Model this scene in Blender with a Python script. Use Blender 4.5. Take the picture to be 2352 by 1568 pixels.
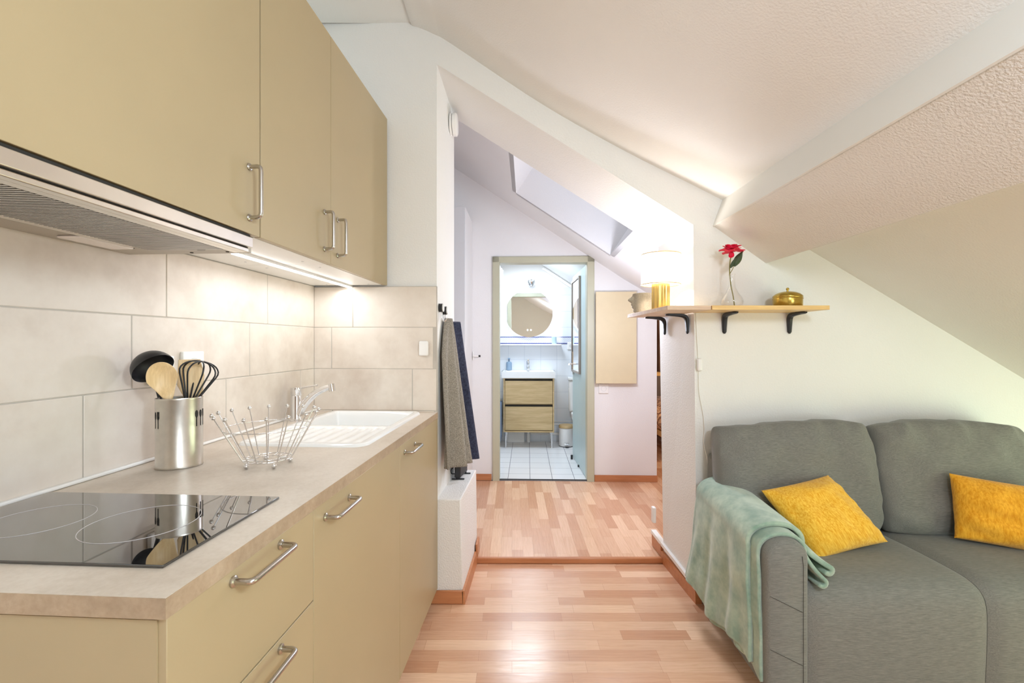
import bpy, bmesh, math, random
from mathutils import Vector, Matrix, noise
random.seed(7)
PI = math.pi
for o in list(bpy.data.objects): bpy.data.objects.remove(o)
S = bpy.context.scene
COL = S.collection
ZC = 1.253
FPX = 1045.0

# ------------------------------------------------------------------ camera, world, lights, exposure
cam = bpy.data.cameras.new('camera'); cam.sensor_width = 36.0; cam.lens = FPX / 2352 * 36
cam.shift_y = 3.0 / 2352; cam.clip_start = 0.02
co = bpy.data.objects.new('camera', cam); COL.objects.link(co)
co.location = (0, 0, ZC); co.rotation_euler = (PI / 2, 0, 0); S.camera = co
S.view_settings.view_transform = 'Standard'; S.view_settings.look = 'None'
S.view_settings.gamma = 1; S.view_settings.exposure = 0.36; S.view_settings.use_curve_mapping = False
w = bpy.data.worlds.new('world'); S.world = w; w.use_nodes = True
w.node_tree.nodes['Background'].inputs[0].default_value = (0.75, 0.85, 1, 1)
w.node_tree.nodes['Background'].inputs[1].default_value = 0.6
S.cycles.max_bounces = 10; S.cycles.diffuse_bounces = 6; S.cycles.caustics_reflective = False
S.cycles.sample_clamp_indirect = 4.0


class Frame:
    """A plan direction of the flat: the kitchen, the hallway and the living side are not quite square to one another."""
    def __init__(s, vp):
        s.a = math.atan((vp - 1176) / FPX); s.c = math.cos(s.a); s.s = math.sin(s.a)

    def w(s, p): return Vector((p[0] * s.c + p[1] * s.s, -p[0] * s.s + p[1] * s.c, p[2]))


K = Frame(1238); H = Frame(1210); C = Frame(1176)


def light(name, kind, F, loc, energy, col, size=None, target=None, spread=None):
    l = bpy.data.lights.new(name, kind); l.energy = energy; l.color = col
    if kind == 'AREA':
        l.shape = 'RECTANGLE'; l.size, l.size_y = size
        if spread: l.spread = spread
    else: l.shadow_soft_size = size
    o = bpy.data.objects.new(name, l); COL.objects.link(o); o.location = F.w(loc)
    if target is not None:
        d = F.w(target) - o.location; o.rotation_euler = d.to_track_quat('-Z', 'Y').to_euler()
    return o


light('room_fill_light', 'POINT', C, (0.78, -0.15, 1.80), 46, (0.76, 0.90, 1.0), 0.15)  # added fill hanging in mid-air to brighten the living room, no fitting
light('rear_fill_light', 'AREA', C, (1.75, -2.4, 0.95), 21, (0.76, 0.89, 1.0), (1.2, 0.9), (0.4, 1.5, 1.2))  # added area fill standing before the rear wall, which has no window
light('side_window_light', 'AREA', C, (2.84, 1.1, 0.52), 11, (0.80, 1.0, 0.62), (1.7, 0.55), (1.0, 1.9, 0.8))
light('skylight_light', 'AREA', H, (0.56, 3.2, 2.60), 0.5, (0.76, 0.83, 1.0), (0.75, 0.75), (0.25, 3.2, 2.14))
light('hall_fill_light', 'POINT', H, (0.58, 3.02, 1.42), 20, (0.82, 0.86, 1.0), 0.08)  # added mid-air fill without a fitting, boosts the daylight in the hall
light('bathroom_light', 'AREA', H, (0.0, 4.9, 2.2), 19, (0.80, 0.90, 1.0), (0.5, 0.6), (0.0, 4.9, 0))
light('bedroom_light', 'POINT', C, (1.9, 4.4, 1.6), 16, (1, 0.66, 0.38), 0.1)
light('cabinet_strip_light', 'AREA', K, (-0.91, 1.73, 1.508), 1.25, (0.90, 0.95, 1.0), (0.02, 0.84), (-0.91, 1.73, 0))
light('lamp_bulb', 'POINT', C, (0.735, 2.25, 1.62), 4.5, (1, 0.95, 0.90), 0.03)


# ------------------------------------------------------------------ materials
def lin(c):
    c = c / 255.0
    return c / 12.92 if c <= 0.04045 else ((c + 0.055) / 1.055) ** 2.4


def rgb(r, g, b): return (lin(r), lin(g), lin(b), 1)


class N:
    def __init__(s, name):
        s.m = bpy.data.materials.new(name); s.m.use_nodes = True; s.t = s.m.node_tree
        s.p = s.t.nodes['Principled BSDF']; s.tc = None

    def n(s, k, **kw):
        x = s.t.nodes.new(k)
        for a, b in kw.items(): setattr(x, a, b)
        return x

    def l(s, a, b): s.t.links.new(a, b)

    def obj(s, scale=(1, 1, 1), rot=(0, 0, 0), loc=(0, 0, 0)):
        tc = s.n('ShaderNodeTexCoord'); mp = s.n('ShaderNodeMapping'); s.l(tc.outputs['Object'], mp.inputs[0])
        mp.inputs['Scale'].default_value = scale; mp.inputs['Rotation'].default_value = rot; mp.inputs['Location'].default_value = loc
        return mp.outputs[0]

    def noise(s, vec, scale, detail=3, rough=0.55):
        x = s.n('ShaderNodeTexNoise'); x.inputs['Scale'].default_value = scale; x.inputs['Detail'].default_value = detail
        x.inputs['Roughness'].default_value = rough; s.l(vec, x.inputs['Vector']); return x.outputs['Fac']

    def ramp(s, fac, stops):
        r = s.n('ShaderNodeValToRGB'); e = r.color_ramp.elements
        while len(e) < len(stops): e.new(0.5)
        for i, (p, c) in enumerate(stops): e[i].position = p; e[i].color = c
        s.l(fac, r.inputs[0]); return r.outputs[0]

    def mix(s, f, a, b, mode='MIX'):
        x = s.n('ShaderNodeMix', data_type='RGBA', blend_type=mode)
        for v, i in ((f, 0), (a, 6), (b, 7)):
            if hasattr(v, 'links'): s.l(v, x.inputs[i])
            else: x.inputs[i].default_value = v
        return x.outputs[2]

    def bump(s, h, strength, dist=0.002):
        b = s.n('ShaderNodeBump'); b.inputs['Strength'].default_value = strength; b.inputs['Distance'].default_value = dist
        s.l(h, b.inputs['Height']); s.l(b.outputs[0], s.p.inputs['Normal'])

    def set(s, **kw):
        for k, v in kw.items():
            k = k.replace('_', ' ')
            if hasattr(v, 'links'): s.l(v, s.p.inputs[k])
            else: s.p.inputs[k].default_value = v
        return s.m


def plain(name, col, rough=0.5, metal=0.0, vary=0.06, scale=12, bump=0.0, bscale=200, spec=0.5, **kw):
    m = N(name); v = m.obj()
    f = m.noise(v, scale)
    dark = tuple(c * (1 - vary) for c in col[:3]) + (1,); lite = tuple(min(1, c * (1 + vary)) for c in col[:3]) + (1,)
    m.set(Base_Color=m.ramp(f, [(0.3, dark), (0.7, lite)]), Roughness=rough, Metallic=metal, Specular_IOR_Level=spec, **kw)
    if bump: m.bump(m.noise(v, bscale, 2), bump)
    return m.m


def plaster(name, col, size=150, strength=0.5, dist=0.003):
    m = N(name); v = m.obj()
    m.set(Base_Color=m.ramp(m.noise(v, 2.0), [(0.3, tuple(c * 0.97 for c in col[:3]) + (1,)), (0.7, col)]), Roughness=0.85, Specular_IOR_Level=0.2)
    m.bump(m.noise(v, size, 3, 0.5), strength, dist)
    return m.m


def wood(name, a, b, axis=0, rough=0.4, scale=1.0, streak=14):
    m = N(name); sc = [streak * scale] * 3; sc[axis] = 1.2 * scale
    v = m.obj(tuple(sc)); f = m.noise(v, 3.0, 5, 0.6)
    sc2 = [60 * scale] * 3; sc2[axis] = 3 * scale
    g = m.noise(m.obj(tuple(sc2)), 4.0, 3)
    c = m.ramp(f, [(0.3, a), (0.7, b)])
    m.set(Base_Color=m.mix(0.35, c, m.ramp(g, [(0.35, (0.72, 0.66, 0.6, 1)), (0.65, (1, 1, 1, 1))]), 'MULTIPLY'), Roughness=rough)
    return m.m


def parquet(name, along, tint=1.0):
    m = N(name); r = 0 if along == 'x' else PI / 2
    v = m.obj((1, 1, 1), (0, 0, r))
    br = m.n('ShaderNodeTexBrick'); br.offset = 0.37; br.offset_frequency = 2; br.squash = 0.8; br.squash_frequency = 3
    for k, x in (('Scale', 1.0), ('Mortar Size', 0.0004), ('Mortar Smooth', 0.3), ('Bias', 0.0), ('Brick Width', 0.36), ('Row Height', 0.064)):
        br.inputs[k].default_value = x
    br.inputs['Color1'].default_value = rgb(202, 150, 116); br.inputs['Color2'].default_value = rgb(240, 202, 170)
    br.inputs['Mortar'].default_value = rgb(170, 115, 80); m.l(v, br.inputs['Vector'])
    sc = (3.0, 45, 1) if along == 'x' else (45, 3.0, 1)
    g = m.noise(m.obj(sc), 2.2, 5, 0.65)
    wv = m.n('ShaderNodeTexWave'); wv.bands_direction = 'Y'
    for k, x in (('Scale', 5.0), ('Distortion', 9.0), ('Detail', 3.0), ('Detail Scale', 1.2)): wv.inputs[k].default_value = x
    m.l(m.obj((0.9, 3.4, 1) if along == 'x' else (3.4, 0.9, 1), (0, 0, r) if along != 'x' else (0, 0, 0)), wv.inputs['Vector'])
    c = m.mix(0.55, br.outputs['Color'], m.ramp(g, [(0.3, (0.80, 0.72, 0.66, 1)), (0.62, (1, 1, 1, 1))]), 'MULTIPLY')
    c = m.mix(0.22, c, m.ramp(wv.outputs['Fac'], [(0.0, (0.78, 0.68, 0.6, 1)), (0.35, (1, 1, 1, 1))]), 'MULTIPLY')
    m.set(Base_Color=c, Roughness=m.ramp(g, [(0.3, (0.27,) * 3 + (1,)), (0.7, (0.18,) * 3 + (1,))]), Specular_IOR_Level=0.5)
    m.bump(br.outputs['Fac'], 0.15, -0.0006)
    return m.m


def tiles(name, plane, off, size, tile, grout, rough=0.12):
    m = N(name)
    tc = m.n('ShaderNodeTexCoord'); sp = m.n('ShaderNodeSeparateXYZ'); m.l(tc.outputs['Object'], sp.inputs[0])
    cb = m.n('ShaderNodeCombineXYZ')
    for i, ax in enumerate(plane):
        ad = m.n('ShaderNodeMath', operation='SUBTRACT'); m.l(sp.outputs['XYZ'.index(ax)], ad.inputs[0]); ad.inputs[1].default_value = off[i] - 10 * size
        m.l(ad.outputs[0], cb.inputs[i])
    br = m.n('ShaderNodeTexBrick'); br.offset = 0; br.squash = 1
    for k, x in (('Scale', 1.0), ('Mortar Size', 0.0022), ('Mortar Smooth', 0.1), ('Bias', 0.0), ('Brick Width', size), ('Row Height', size)):
        br.inputs[k].default_value = x
    br.inputs['Color1'].default_value = tile; br.inputs['Color2'].default_value = tuple(c * 0.97 for c in tile[:3]) + (1,)
    br.inputs['Mortar'].default_value = grout; m.l(cb.outputs[0], br.inputs['Vector'])
    m.set(Base_Color=br.outputs['Color'], Roughness=rough); m.bump(br.outputs['Fac'], 0.4, -0.001)
    return m.m


def fabric(name, a, b, sx=(30, 400, 400), rough=0.9, bump=0.25, weave=900, sheen=0.2, mid=(0.35, 0.65), rot=None):
    m = N(name); v = m.obj(sx)
    if rot:
        r_ = m.obj((1, 1, 1), rot); mp = m.n('ShaderNodeMapping'); mp.inputs['Scale'].default_value = sx; m.l(r_, mp.inputs[0]); v = mp.outputs[0]
    f = m.noise(v, 1.0, 4, 0.7)
    m.set(Base_Color=m.ramp(f, [(mid[0], a), (mid[1], b)]), Roughness=rough, Specular_IOR_Level=0.15, Sheen_Weight=sheen)
    m.bump(m.noise(m.obj(), weave, 3, 0.7), bump, 0.002)
    return m.m


def emit(name, col, strength):
    m = N(name); m.set(Base_Color=col, Emission_Color=col, Emission_Strength=strength); return m.m


def glass(name, col=(1, 1, 1, 1), rough=0.0):
    m = N(name); m.set(Base_Color=col, Roughness=rough, Transmission_Weight=1.0, IOR=1.3)
    # let light through the thin glass
    tr = m.n('ShaderNodeBsdfTransparent'); mx = m.n('ShaderNodeMixShader'); fr = m.n('ShaderNodeMath', operation='MULTIPLY_ADD'); lw = m.n('ShaderNodeLayerWeight'); lw.inputs[0].default_value = 0.25; m.l(lw.outputs['Facing'], fr.inputs[0]); fr.inputs[1].default_value = 0.30; fr.inputs[2].default_value = 0.03
    gl = m.n('ShaderNodeBsdfGlossy'); gl.inputs['Roughness'].default_value = 0.03
    m.l(fr.outputs[0], mx.inputs[0]); m.l(tr.outputs[0], mx.inputs[1]); m.l(gl.outputs[0], mx.inputs[2])
    m.l(mx.outputs[0], m.t.nodes['Material Output'].inputs['Surface'])
    return m.m


M = {}
M['plaster'] = plaster('white roughcast plaster', (0.85, 0.84, 0.815, 1), 130, 0.35, 0.004)
M['roughcast'] = plaster('coarse roughcast plaster', (0.85, 0.84, 0.82, 1), 140, 0.75, 0.005)
M['ceil'] = plaster('fine ceiling plaster', (0.86, 0.85, 0.83, 1), 150, 0.3, 0.004)
M['smooth'] = plaster('smooth white paint', (0.86, 0.85, 0.82, 1), 60, 0.04, 0.002)
M['hallwhite'] = plaster('white hallway plaster', (0.85, 0.84, 0.84, 1), 130, 0.3, 0.003)
M['laminate'] = plain('cashmere laminate', rgb(174, 156, 122), 0.38, vary=0.03, scale=3, bump=0.03, bscale=500)
M['darkgap'] = plain('dark gap', (0.02, 0.017, 0.013, 1), 0.8)
M['whitemelamine'] = plain('white melamine', (0.86, 0.85, 0.83, 1), 0.35, vary=0.01)
M['steel'] = plain('brushed steel', (0.62, 0.58, 0.52, 1), 0.28, 1.0, vary=0.06, scale=40)
M['handle'] = plain('satin nickel', (0.52, 0.49, 0.45, 1), 0.25, 1.0, vary=0.04)
M['chrome'] = plain('polished chrome', (0.82, 0.82, 0.83, 1), 0.07, 1.0, vary=0.01)
M['hoodsteel'] = plain('satin hood steel', (0.72, 0.68, 0.62, 1), 0.3, 1.0, vary=0.05, scale=9)
M['filter'] = plain('aluminium filter', (0.55, 0.53, 0.50, 1), 0.35, 1.0)
M['hoodgrey'] = plain('grey hood body', rgb(176, 168, 156), 0.45)
M['lens'] = plain('clouded plastic lens', (0.85, 0.78, 0.74, 1), 0.25)
M['hob'] = plain('black ceramic glass', (0.012, 0.011, 0.011, 1), 0.02, vary=0.0, spec=1.0, Coat_Weight=1.0, Coat_Roughness=0.01)
M['ringline'] = plain('grey print line', rgb(196, 190, 190), 0.3)
M['ceramic'] = plain('white ceramic', (0.88, 0.88, 0.87, 1), 0.12, vary=0.005)
M['whiteplastic'] = plain('white plastic', (0.86, 0.85, 0.83, 1), 0.35, vary=0.01)
M['greyplastic'] = plain('pale grey plastic', (0.66, 0.66, 0.66, 1), 0.4, vary=0.01)
M['black'] = plain('black nylon', (0.014, 0.014, 0.016, 1), 0.4, vary=0.1)
M['blackmetal'] = plain('black painted iron', (0.012, 0.013, 0.018, 1), 0.35, vary=0.1)
M['bamboo'] = wood('pale bamboo', rgb(232, 198, 146), rgb(244, 214, 166), 2, 0.45, streak=45)
M['pine'] = wood('varnished pine', rgb(226, 184, 118), rgb(246, 214, 150), 0, 0.4)
M['palepine'] = wood('bare pale pine', rgb(216, 186, 160), rgb(240, 216, 186), 0, 0.5)
M['oak'] = wood('oak veneer', rgb(188, 160, 112), rgb(214, 188, 142), 0, 0.5)
M['skirting'] = wood('beech skirting', rgb(186, 120, 78), rgb(204, 140, 96), 0, 0.4)
M['brass'] = plain('aged brass', (0.52, 0.36, 0.08, 1), 0.22, 1.0, vary=0.25, scale=25, bump=0.12, bscale=60)
M['gold'] = plain('brushed gold', (0.86, 0.60, 0.20, 1), 0.3, 1.0, vary=0.05)
M['stoneware'] = plain('speckled stoneware', rgb(176, 168, 150), 0.7, vary=0.12, scale=120, bump=0.4, bscale=140)
M['sage'] = plain('sage green paint', rgb(190, 188, 164), 0.4, vary=0.02)
M['beige'] = plain('beige painted panel', rgb(216, 200, 164), 0.45, vary=0.02)
M['doorblue'] = plain('pale sage door paint', rgb(186, 206, 206), 0.35, vary=0.02)
M['greywood'] = wood('weathered grey wood', rgb(150, 142, 134), rgb(178, 170, 162), 2, 0.6)
M['mirror'] = plain('mirror', (0.92, 0.93, 0.93, 1), 0.0, 1.0, vary=0)
M['red'] = plain('crimson petal', rgb(222, 22, 66), 0.6, vary=0.25, scale=60)
M['green'] = plain('dark green leaf', rgb(58, 74, 44), 0.5, vary=0.3, scale=60)
M['stem'] = plain('green stem', rgb(130, 124, 66), 0.6, vary=0.3, scale=90)
M['glass'] = glass('clear glass')
M['sofa'] = fabric('grey green melange', rgb(103, 103, 98), rgb(139, 138, 131), (34, 520, 520), bump=0.3, mid=(0.3, 0.7))
M['sofadark'] = plain('seam thread', rgb(72, 69, 64), 0.9)
M['mustardA'] = fabric('mustard chenille', rgb(224, 156, 30), rgb(250, 206, 84), (170, 170, 16), bump=0.5, weave=400, rot=(0, 0.55, 0))
M['mustardB'] = fabric('ochre chenille', rgb(218, 146, 26), rgb(246, 184, 60), (120, 120, 22), bump=0.5, weave=400, rot=(0, 0.12, 0))
M['fleece'] = fabric('sage fleece', rgb(128, 156, 138), rgb(182, 199, 178), (9, 9, 9), bump=0.6, weave=420, sheen=0.6)
M['tweed'] = fabric('grey brown tweed', rgb(112, 106, 98), rgb(176, 168, 156), (260, 260, 260), bump=0.5, weave=600)
M['navy'] = fabric('navy cloth', rgb(40, 44, 62), rgb(66, 70, 92), (90, 90, 90))
M['curtain'] = fabric('pale shower curtain', rgb(206, 216, 236), rgb(232, 238, 248), (10, 10, 3), bump=0.05)
M['bluetowel'] = fabric('blue towel', rgb(70, 90, 120), rgb(100, 124, 156), (90, 90, 90))
M['browncloth'] = fabric('brown cloth', rgb(96, 72, 56), rgb(140, 108, 84), (60, 60, 4))
M['duvet'] = fabric('patterned duvet', rgb(120, 70, 44), rgb(236, 196, 160), (22, 22, 22), mid=(0.45, 0.55))
M['bluegrey'] = plain('blue grey soap bottle', rgb(134, 158, 182), 0.35)
M['paleblue'] = plain('frosted pale blue', rgb(190, 216, 226), 0.3)
M['shade'] = None
m = N('linen lamp shade'); m.set(Base_Color=(0.9, 0.85, 0.75, 1), Roughness=0.9, Emission_Color=(1, 0.93, 0.80, 1), Emission_Strength=1.1)
m.bump(m.noise(m.obj((200, 200, 400)), 2.0), 0.3); M['shade'] = m.m
M['led'] = emit('led diffuser', (1, 0.98, 0.96, 1), 9.0)
M['halo'] = emit('mirror backlight', (0.86, 0.93, 1, 1), 7.0)
M['spotglow'] = emit('bulb glow', (0.9, 0.95, 1, 1), 6.0)
M['floor'] = parquet('beech strip laminate', 'x')
M['hallfloor'] = parquet('beech strip laminate lengthways', 'y')
M['bathtile'] = tiles('white wall tiles', 'XZ', (0.172, 0.044), 0.2, (0.80, 0.83, 0.87, 1), (0.62, 0.66, 0.72, 1))
M['bathfloor'] = tiles('white floor tiles', 'XY', (0.03, 0.05), 0.2, (0.83, 0.83, 0.84, 1), (0.16, 0.17, 0.2, 1), 0.2)

m = N('greige stone tile'); v = m.obj(); f1 = m.noise(v, 3.2, 6, 0.6); f2 = m.noise(v, 22, 4, 0.6)
c = m.ramp(f1, [(0.28, rgb(201, 186, 172)), (0.5, rgb(222, 211, 199)), (0.72, rgb(231, 222, 212))])
m.set(Base_Color=m.mix(0.25, c, m.ramp(f2, [(0.3, (0.85, 0.82, 0.79, 1)), (0.65, (1, 1, 1, 1))]), 'MULTIPLY'), Roughness=0.42)
m.bump(f2, 0.12, 0.0015); M['kitchentile'] = m.m
M['grout'] = plain('grey grout', rgb(186, 178, 168), 0.9)
m = N('sandstone laminate worktop'); v = m.obj(); f1 = m.noise(v, 5, 6, 0.65); f2 = m.noise(v, 120, 3, 0.6)
c = m.ramp(f1, [(0.3, rgb(196, 182, 166)), (0.55, rgb(214, 202, 188)), (0.75, rgb(222, 211, 198))])
m.set(Base_Color=m.mix(0.5, c, m.ramp(f2, [(0.3, (0.86, 0.83, 0.79, 1)), (0.62, (1, 1, 1, 1))]), 'MULTIPLY'), Roughness=0.42)
m.bump(f2, 0.08, 0.001); M['worktop'] = m.m
m = N('shaded brown stone edge'); v = m.obj(); f1 = m.noise(v, 9, 6, 0.65); f2 = m.noise(v, 90, 4, 0.65)  # coarser brown grain, darkened further to paint in the edge's shade
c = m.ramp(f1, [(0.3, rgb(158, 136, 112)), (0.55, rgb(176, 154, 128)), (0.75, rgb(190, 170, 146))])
m.set(Base_Color=m.mix(0.6, c, m.ramp(f2, [(0.3, (0.78, 0.74, 0.70, 1)), (0.62, (1, 1, 1, 1))]), 'MULTIPLY'), Roughness=0.45); M['edgeband_shaded'] = m.m
m = N('blue lattice border'); tc = m.obj((1, 1, 1))
sp = m.n('ShaderNodeSeparateXYZ'); m.l(tc, sp.inputs[0])


def mathn(op, a, b=None):
    x = m.n('ShaderNodeMath', operation=op)
    for i, q in enumerate((a, b)):
        if q is None: continue
        if hasattr(q, 'links'): m.l(q, x.inputs[i])
        else: x.inputs[i].default_value = q
    return x.outputs[0]


d1 = mathn('PINGPONG', mathn('ADD', sp.outputs[0], sp.outputs[2]), 0.011)
d2 = mathn('PINGPONG', mathn('SUBTRACT', sp.outputs[0], sp.outputs[2]), 0.011)
near = mathn('MINIMUM', d1, d2); lattice = mathn('LESS_THAN', near, 0.0028)
edge = mathn('GREATER_THAN', mathn('ABSOLUTE', sp.outputs[2]), 0.034)
fac = mathn('MAXIMUM', mathn('MULTIPLY', lattice, 0.5), edge)
m.set(Base_Color=m.mix(fac, (0.85, 0.87, 0.92, 1), rgb(44, 58, 140)), Roughness=0.15); M['border'] = m.m


# ------------------------------------------------------------------ mesh builder
def cat(pts, n=6, closed=False):
    """Catmull-Rom through pts."""
    P = [Vector(p) for p in pts]; out = []; L = len(P)
    rng = range(L) if closed else range(L - 1)
    for i in rng:
        p1, p2 = P[i], P[(i + 1) % L]
        p0 = P[i - 1] if (i > 0 or closed) else p1 * 2 - p2
        p3 = P[(i + 2) % L] if (i + 2 < L or closed) else p2 * 2 - p1
        for k in range(n):
            t = k / n
            out.append(0.5 * ((2 * p1) + (p2 - p0) * t + (2 * p0 - 5 * p1 + 4 * p2 - p3) * t * t + (3 * p1 - p0 - 3 * p2 + p3) * t ** 3))
    if not closed: out.append(P[-1])
    return out


class B:
    def __init__(s): s.bm = bmesh.new()

    def face(s, vs):
        try: return s.bm.faces.new(vs)
        except ValueError: return None

    def hexa(s, p):
        v = [s.bm.verts.new(q) for q in p]
        for f in ((3, 2, 1, 0), (4, 5, 6, 7), (0, 1, 5, 4), (1, 2, 6, 5), (2, 3, 7, 6), (3, 0, 4, 7)): s.face([v[i] for i in f])
        return s

    def box(s, x0, x1, y0, y1, z0, z1):
        return s.hexa([(x0, y0, z0), (x1, y0, z0), (x1, y1, z0), (x0, y1, z0), (x0, y0, z1), (x1, y0, z1), (x1, y1, z1), (x0, y1, z1)])

    def prism(s, poly, fn, a, b):
        """poly: 2D points; fn(p, q, t) -> 3D at extrusion position t."""
        n = len(poly)
        A = [s.bm.verts.new(fn(p, q, a)) for p, q in poly]; Bv = [s.bm.verts.new(fn(p, q, b)) for p, q in poly]
        s.face(A[::-1]); s.face(Bv)
        for i in range(n): s.face([A[i], A[(i + 1) % n], Bv[(i + 1) % n], Bv[i]])
        return s

    def tube(s, pts, r, seg=10, closed=False, cap=True):
        P = [Vector(p) for p in pts]; n = len(P); R = r if isinstance(r, (list, tuple)) else [r] * n
        rings = []; up = None
        for i in range(n):
            if closed: t = P[(i + 1) % n] - P[i - 1]
            else: t = P[min(i + 1, n - 1)] - P[max(i - 1, 0)]
            if t.length < 1e-9: t = Vector((0, 0, 1))
            t.normalize()
            if up is None:
                up = Vector((0, 0, 1)) if abs(t.z) < 0.9 else Vector((1, 0, 0))
            a = up - t * up.dot(t)
            if a.length < 1e-6: a = t.orthogonal()
            a.normalize(); up = a; b = t.cross(a)
            rings.append([s.bm.verts.new(P[i] + (a * math.cos(2 * PI * k / seg) + b * math.sin(2 * PI * k / seg)) * R[i]) for k in range(seg)])
        m_ = n if closed else n - 1
        for i in range(m_):
            A, Bq = rings[i], rings[(i + 1) % n]
            for k in range(seg): s.face([A[k], A[(k + 1) % seg], Bq[(k + 1) % seg], Bq[k]])
        if cap and not closed: s.face(rings[0][::-1]); s.face(rings[-1])
        return s

    def cyl(s, p0, p1, r, seg=24): return s.tube([p0, p1], r, seg)

    def lathe(s, prof, c, seg=32, sx=1.0, sy=1.0, rot=0.0, wob=None):
        rings = []
        for r, z in prof:
            ring = []
            for k in range(seg):
                a = 2 * PI * k / seg; rr = r * (wob(a, z) if wob else 1)
                x, y = rr * math.cos(a) * sx, rr * math.sin(a) * sy
                ring.append(s.bm.verts.new((c[0] + x * math.cos(rot) - y * math.sin(rot), c[1] + x * math.sin(rot) + y * math.cos(rot), c[2] + z)))
            rings.append(ring)
        for A, Bq in zip(rings, rings[1:]):
            for k in range(seg): s.face([A[k], A[(k + 1) % seg], Bq[(k + 1) % seg], Bq[k]])
        s.face(rings[0][::-1]); s.face(rings[-1])
        return s

    def ball(s, c, r, seg=12, sc=(1, 1, 1)):
        bmesh.ops.create_uvsphere(s.bm, u_segments=seg, v_segments=max(6, seg // 2 + 2), radius=r,
                                  matrix=Matrix.Translation(c) @ Matrix.Diagonal((sc[0], sc[1], sc[2], 1)))
        return s

    def grid(s, fn, nu, nv, closeu=False):
        V = [[s.bm.verts.new(fn(i / (nu if closeu else nu - 1), j / (nv - 1))) for j in range(nv)] for i in range(nu)]
        for i in range(nu if closeu else nu - 1):
            for j in range(nv - 1): s.face([V[i][j], V[(i + 1) % nu][j], V[(i + 1) % nu][j + 1], V[i][j + 1]])
        return s

    def cushion(s, c, ex, ey, ez, n=36, p=4.0, q=0.45, pinch=0.0, round_=0.0, wr=0.0, seed=0.0, fold=None):
        """Closed pillow: c centre, ex ey half-edge vectors, ez half-thickness vector."""
        c, ex, ey, ez = Vector(c), Vector(ex), Vector(ey), Vector(ez)

        def pt(a, b, side):
            x = a; y = b
            x2 = x * (1 - pinch * (1 - y * y) * abs(x) ** 3); y2 = y * (1 - pinch * (1 - x * x) * abs(y) ** 3)
            k = round_ * (abs(x) ** 5) * (abs(y) ** 5)
            x2 *= 1 - k; y2 *= 1 - k
            t = max(0.0, (1 - abs(x) ** p) * (1 - abs(y) ** p)) ** q
            P = c + ex * x2 + ey * y2 + ez * (t * side)
            if wr:
                e = max(abs(x), abs(y)) ** 4
                P += ez.normalized() * wr * t * side * (noise.noise(Vector((x * 2.3 + seed, y * 2.3, seed))) + e * noise.noise(Vector((x * 7 + seed, y * 5, 3.1))))
            if fold: P += fold(x, y)
            return P
        rows = {}
        for side in (1, -1):
            for i in range(n + 1):
                for j in range(n + 1):
                    if side == -1 and (i in (0, n) or j in (0, n)): rows[(i, j, -1)] = rows[(i, j, 1)]; continue
                    a = -math.cos(PI * i / n); b = -math.cos(PI * j / n)
                    a = 0.5 * a + 0.5 * (2 * i / n - 1); b = 0.5 * b + 0.5 * (2 * j / n - 1)
                    rows[(i, j, side)] = s.bm.verts.new(pt(a, b, side))
            for i in range(n):
                for j in range(n):
                    f = [rows[(i, j, side)], rows[(i + 1, j, side)], rows[(i + 1, j + 1, side)], rows[(i, j + 1, side)]]
                    s.face(f if side == 1 else f[::-1])
        return s


BASE = {}


def mesh_obj(name, b, mat, base, bevel=0, seg=2, smooth=None, solid=0, sub=0):
    bm = b.bm
    bmesh.ops.translate(bm, verts=bm.verts, vec=-Vector(base))
    bmesh.ops.recalc_face_normals(bm, faces=bm.faces)
    me = bpy.data.meshes.new(name); bm.to_mesh(me); bm.free()
    me.materials.append(M[mat] if isinstance(mat, str) else mat)
    o = bpy.data.objects.new(name, me); COL.objects.link(o)
    if smooth is not None:
        me.shade_smooth()
        me.set_sharp_from_angle(angle=math.radians(smooth))
    if solid:
        x = o.modifiers.new('thickness', 'SOLIDIFY'); x.thickness = solid; x.offset = 0
    if bevel:
        x = o.modifiers.new('bevel', 'BEVEL'); x.width = bevel; x.segments = seg; x.limit_method = 'ANGLE'; x.angle_limit = math.radians(40)
        if smooth is None: me.shade_smooth(); me.set_sharp_from_angle(angle=math.radians(35))
        x.harden_normals = False
    if sub:
        x = o.modifiers.new('subdivision', 'SUBSURF'); x.levels = sub; x.render_levels = sub
    BASE[o.name] = Vector(base)
    return o


def tag(o, label, category, group=None, kind=None):
    o['label'] = label; o['category'] = category
    if group: o['group'] = group
    if kind: o['kind'] = kind


def thing(name, label, category, F, base, group=None):
    o = bpy.data.objects.new(name, None); COL.objects.link(o); o.empty_display_size = 0.05
    o.location = F.w(base); o.rotation_euler = (0, 0, -F.a); BASE[o.name] = Vector(base)
    tag(o, label, category, group); return o


def part(name, b, mat, parent, label=None, **kw):
    base = BASE[parent.name]
    o = mesh_obj(name, b, mat, base, **kw); o.parent = parent
    if label: o['label'] = label
    return o


def solo(name, b, mat, label, category, F, base, group=None, **kw):
    o = mesh_obj(name, b, mat, base, **kw); o.location = F.w(base); o.rotation_euler = (0, 0, -F.a)
    tag(o, label, category, group); return o


def struct(name, b, mat, F, **kw):
    o = mesh_obj(name, b, mat, (0, 0, 0), **kw); o.rotation_euler = (0, 0, -F.a); o['kind'] = 'structure'
    return o


def rev(F, x, y, z):   # point of frame K/H given in frame C coordinates
    return F.w((x, y, z))


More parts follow.
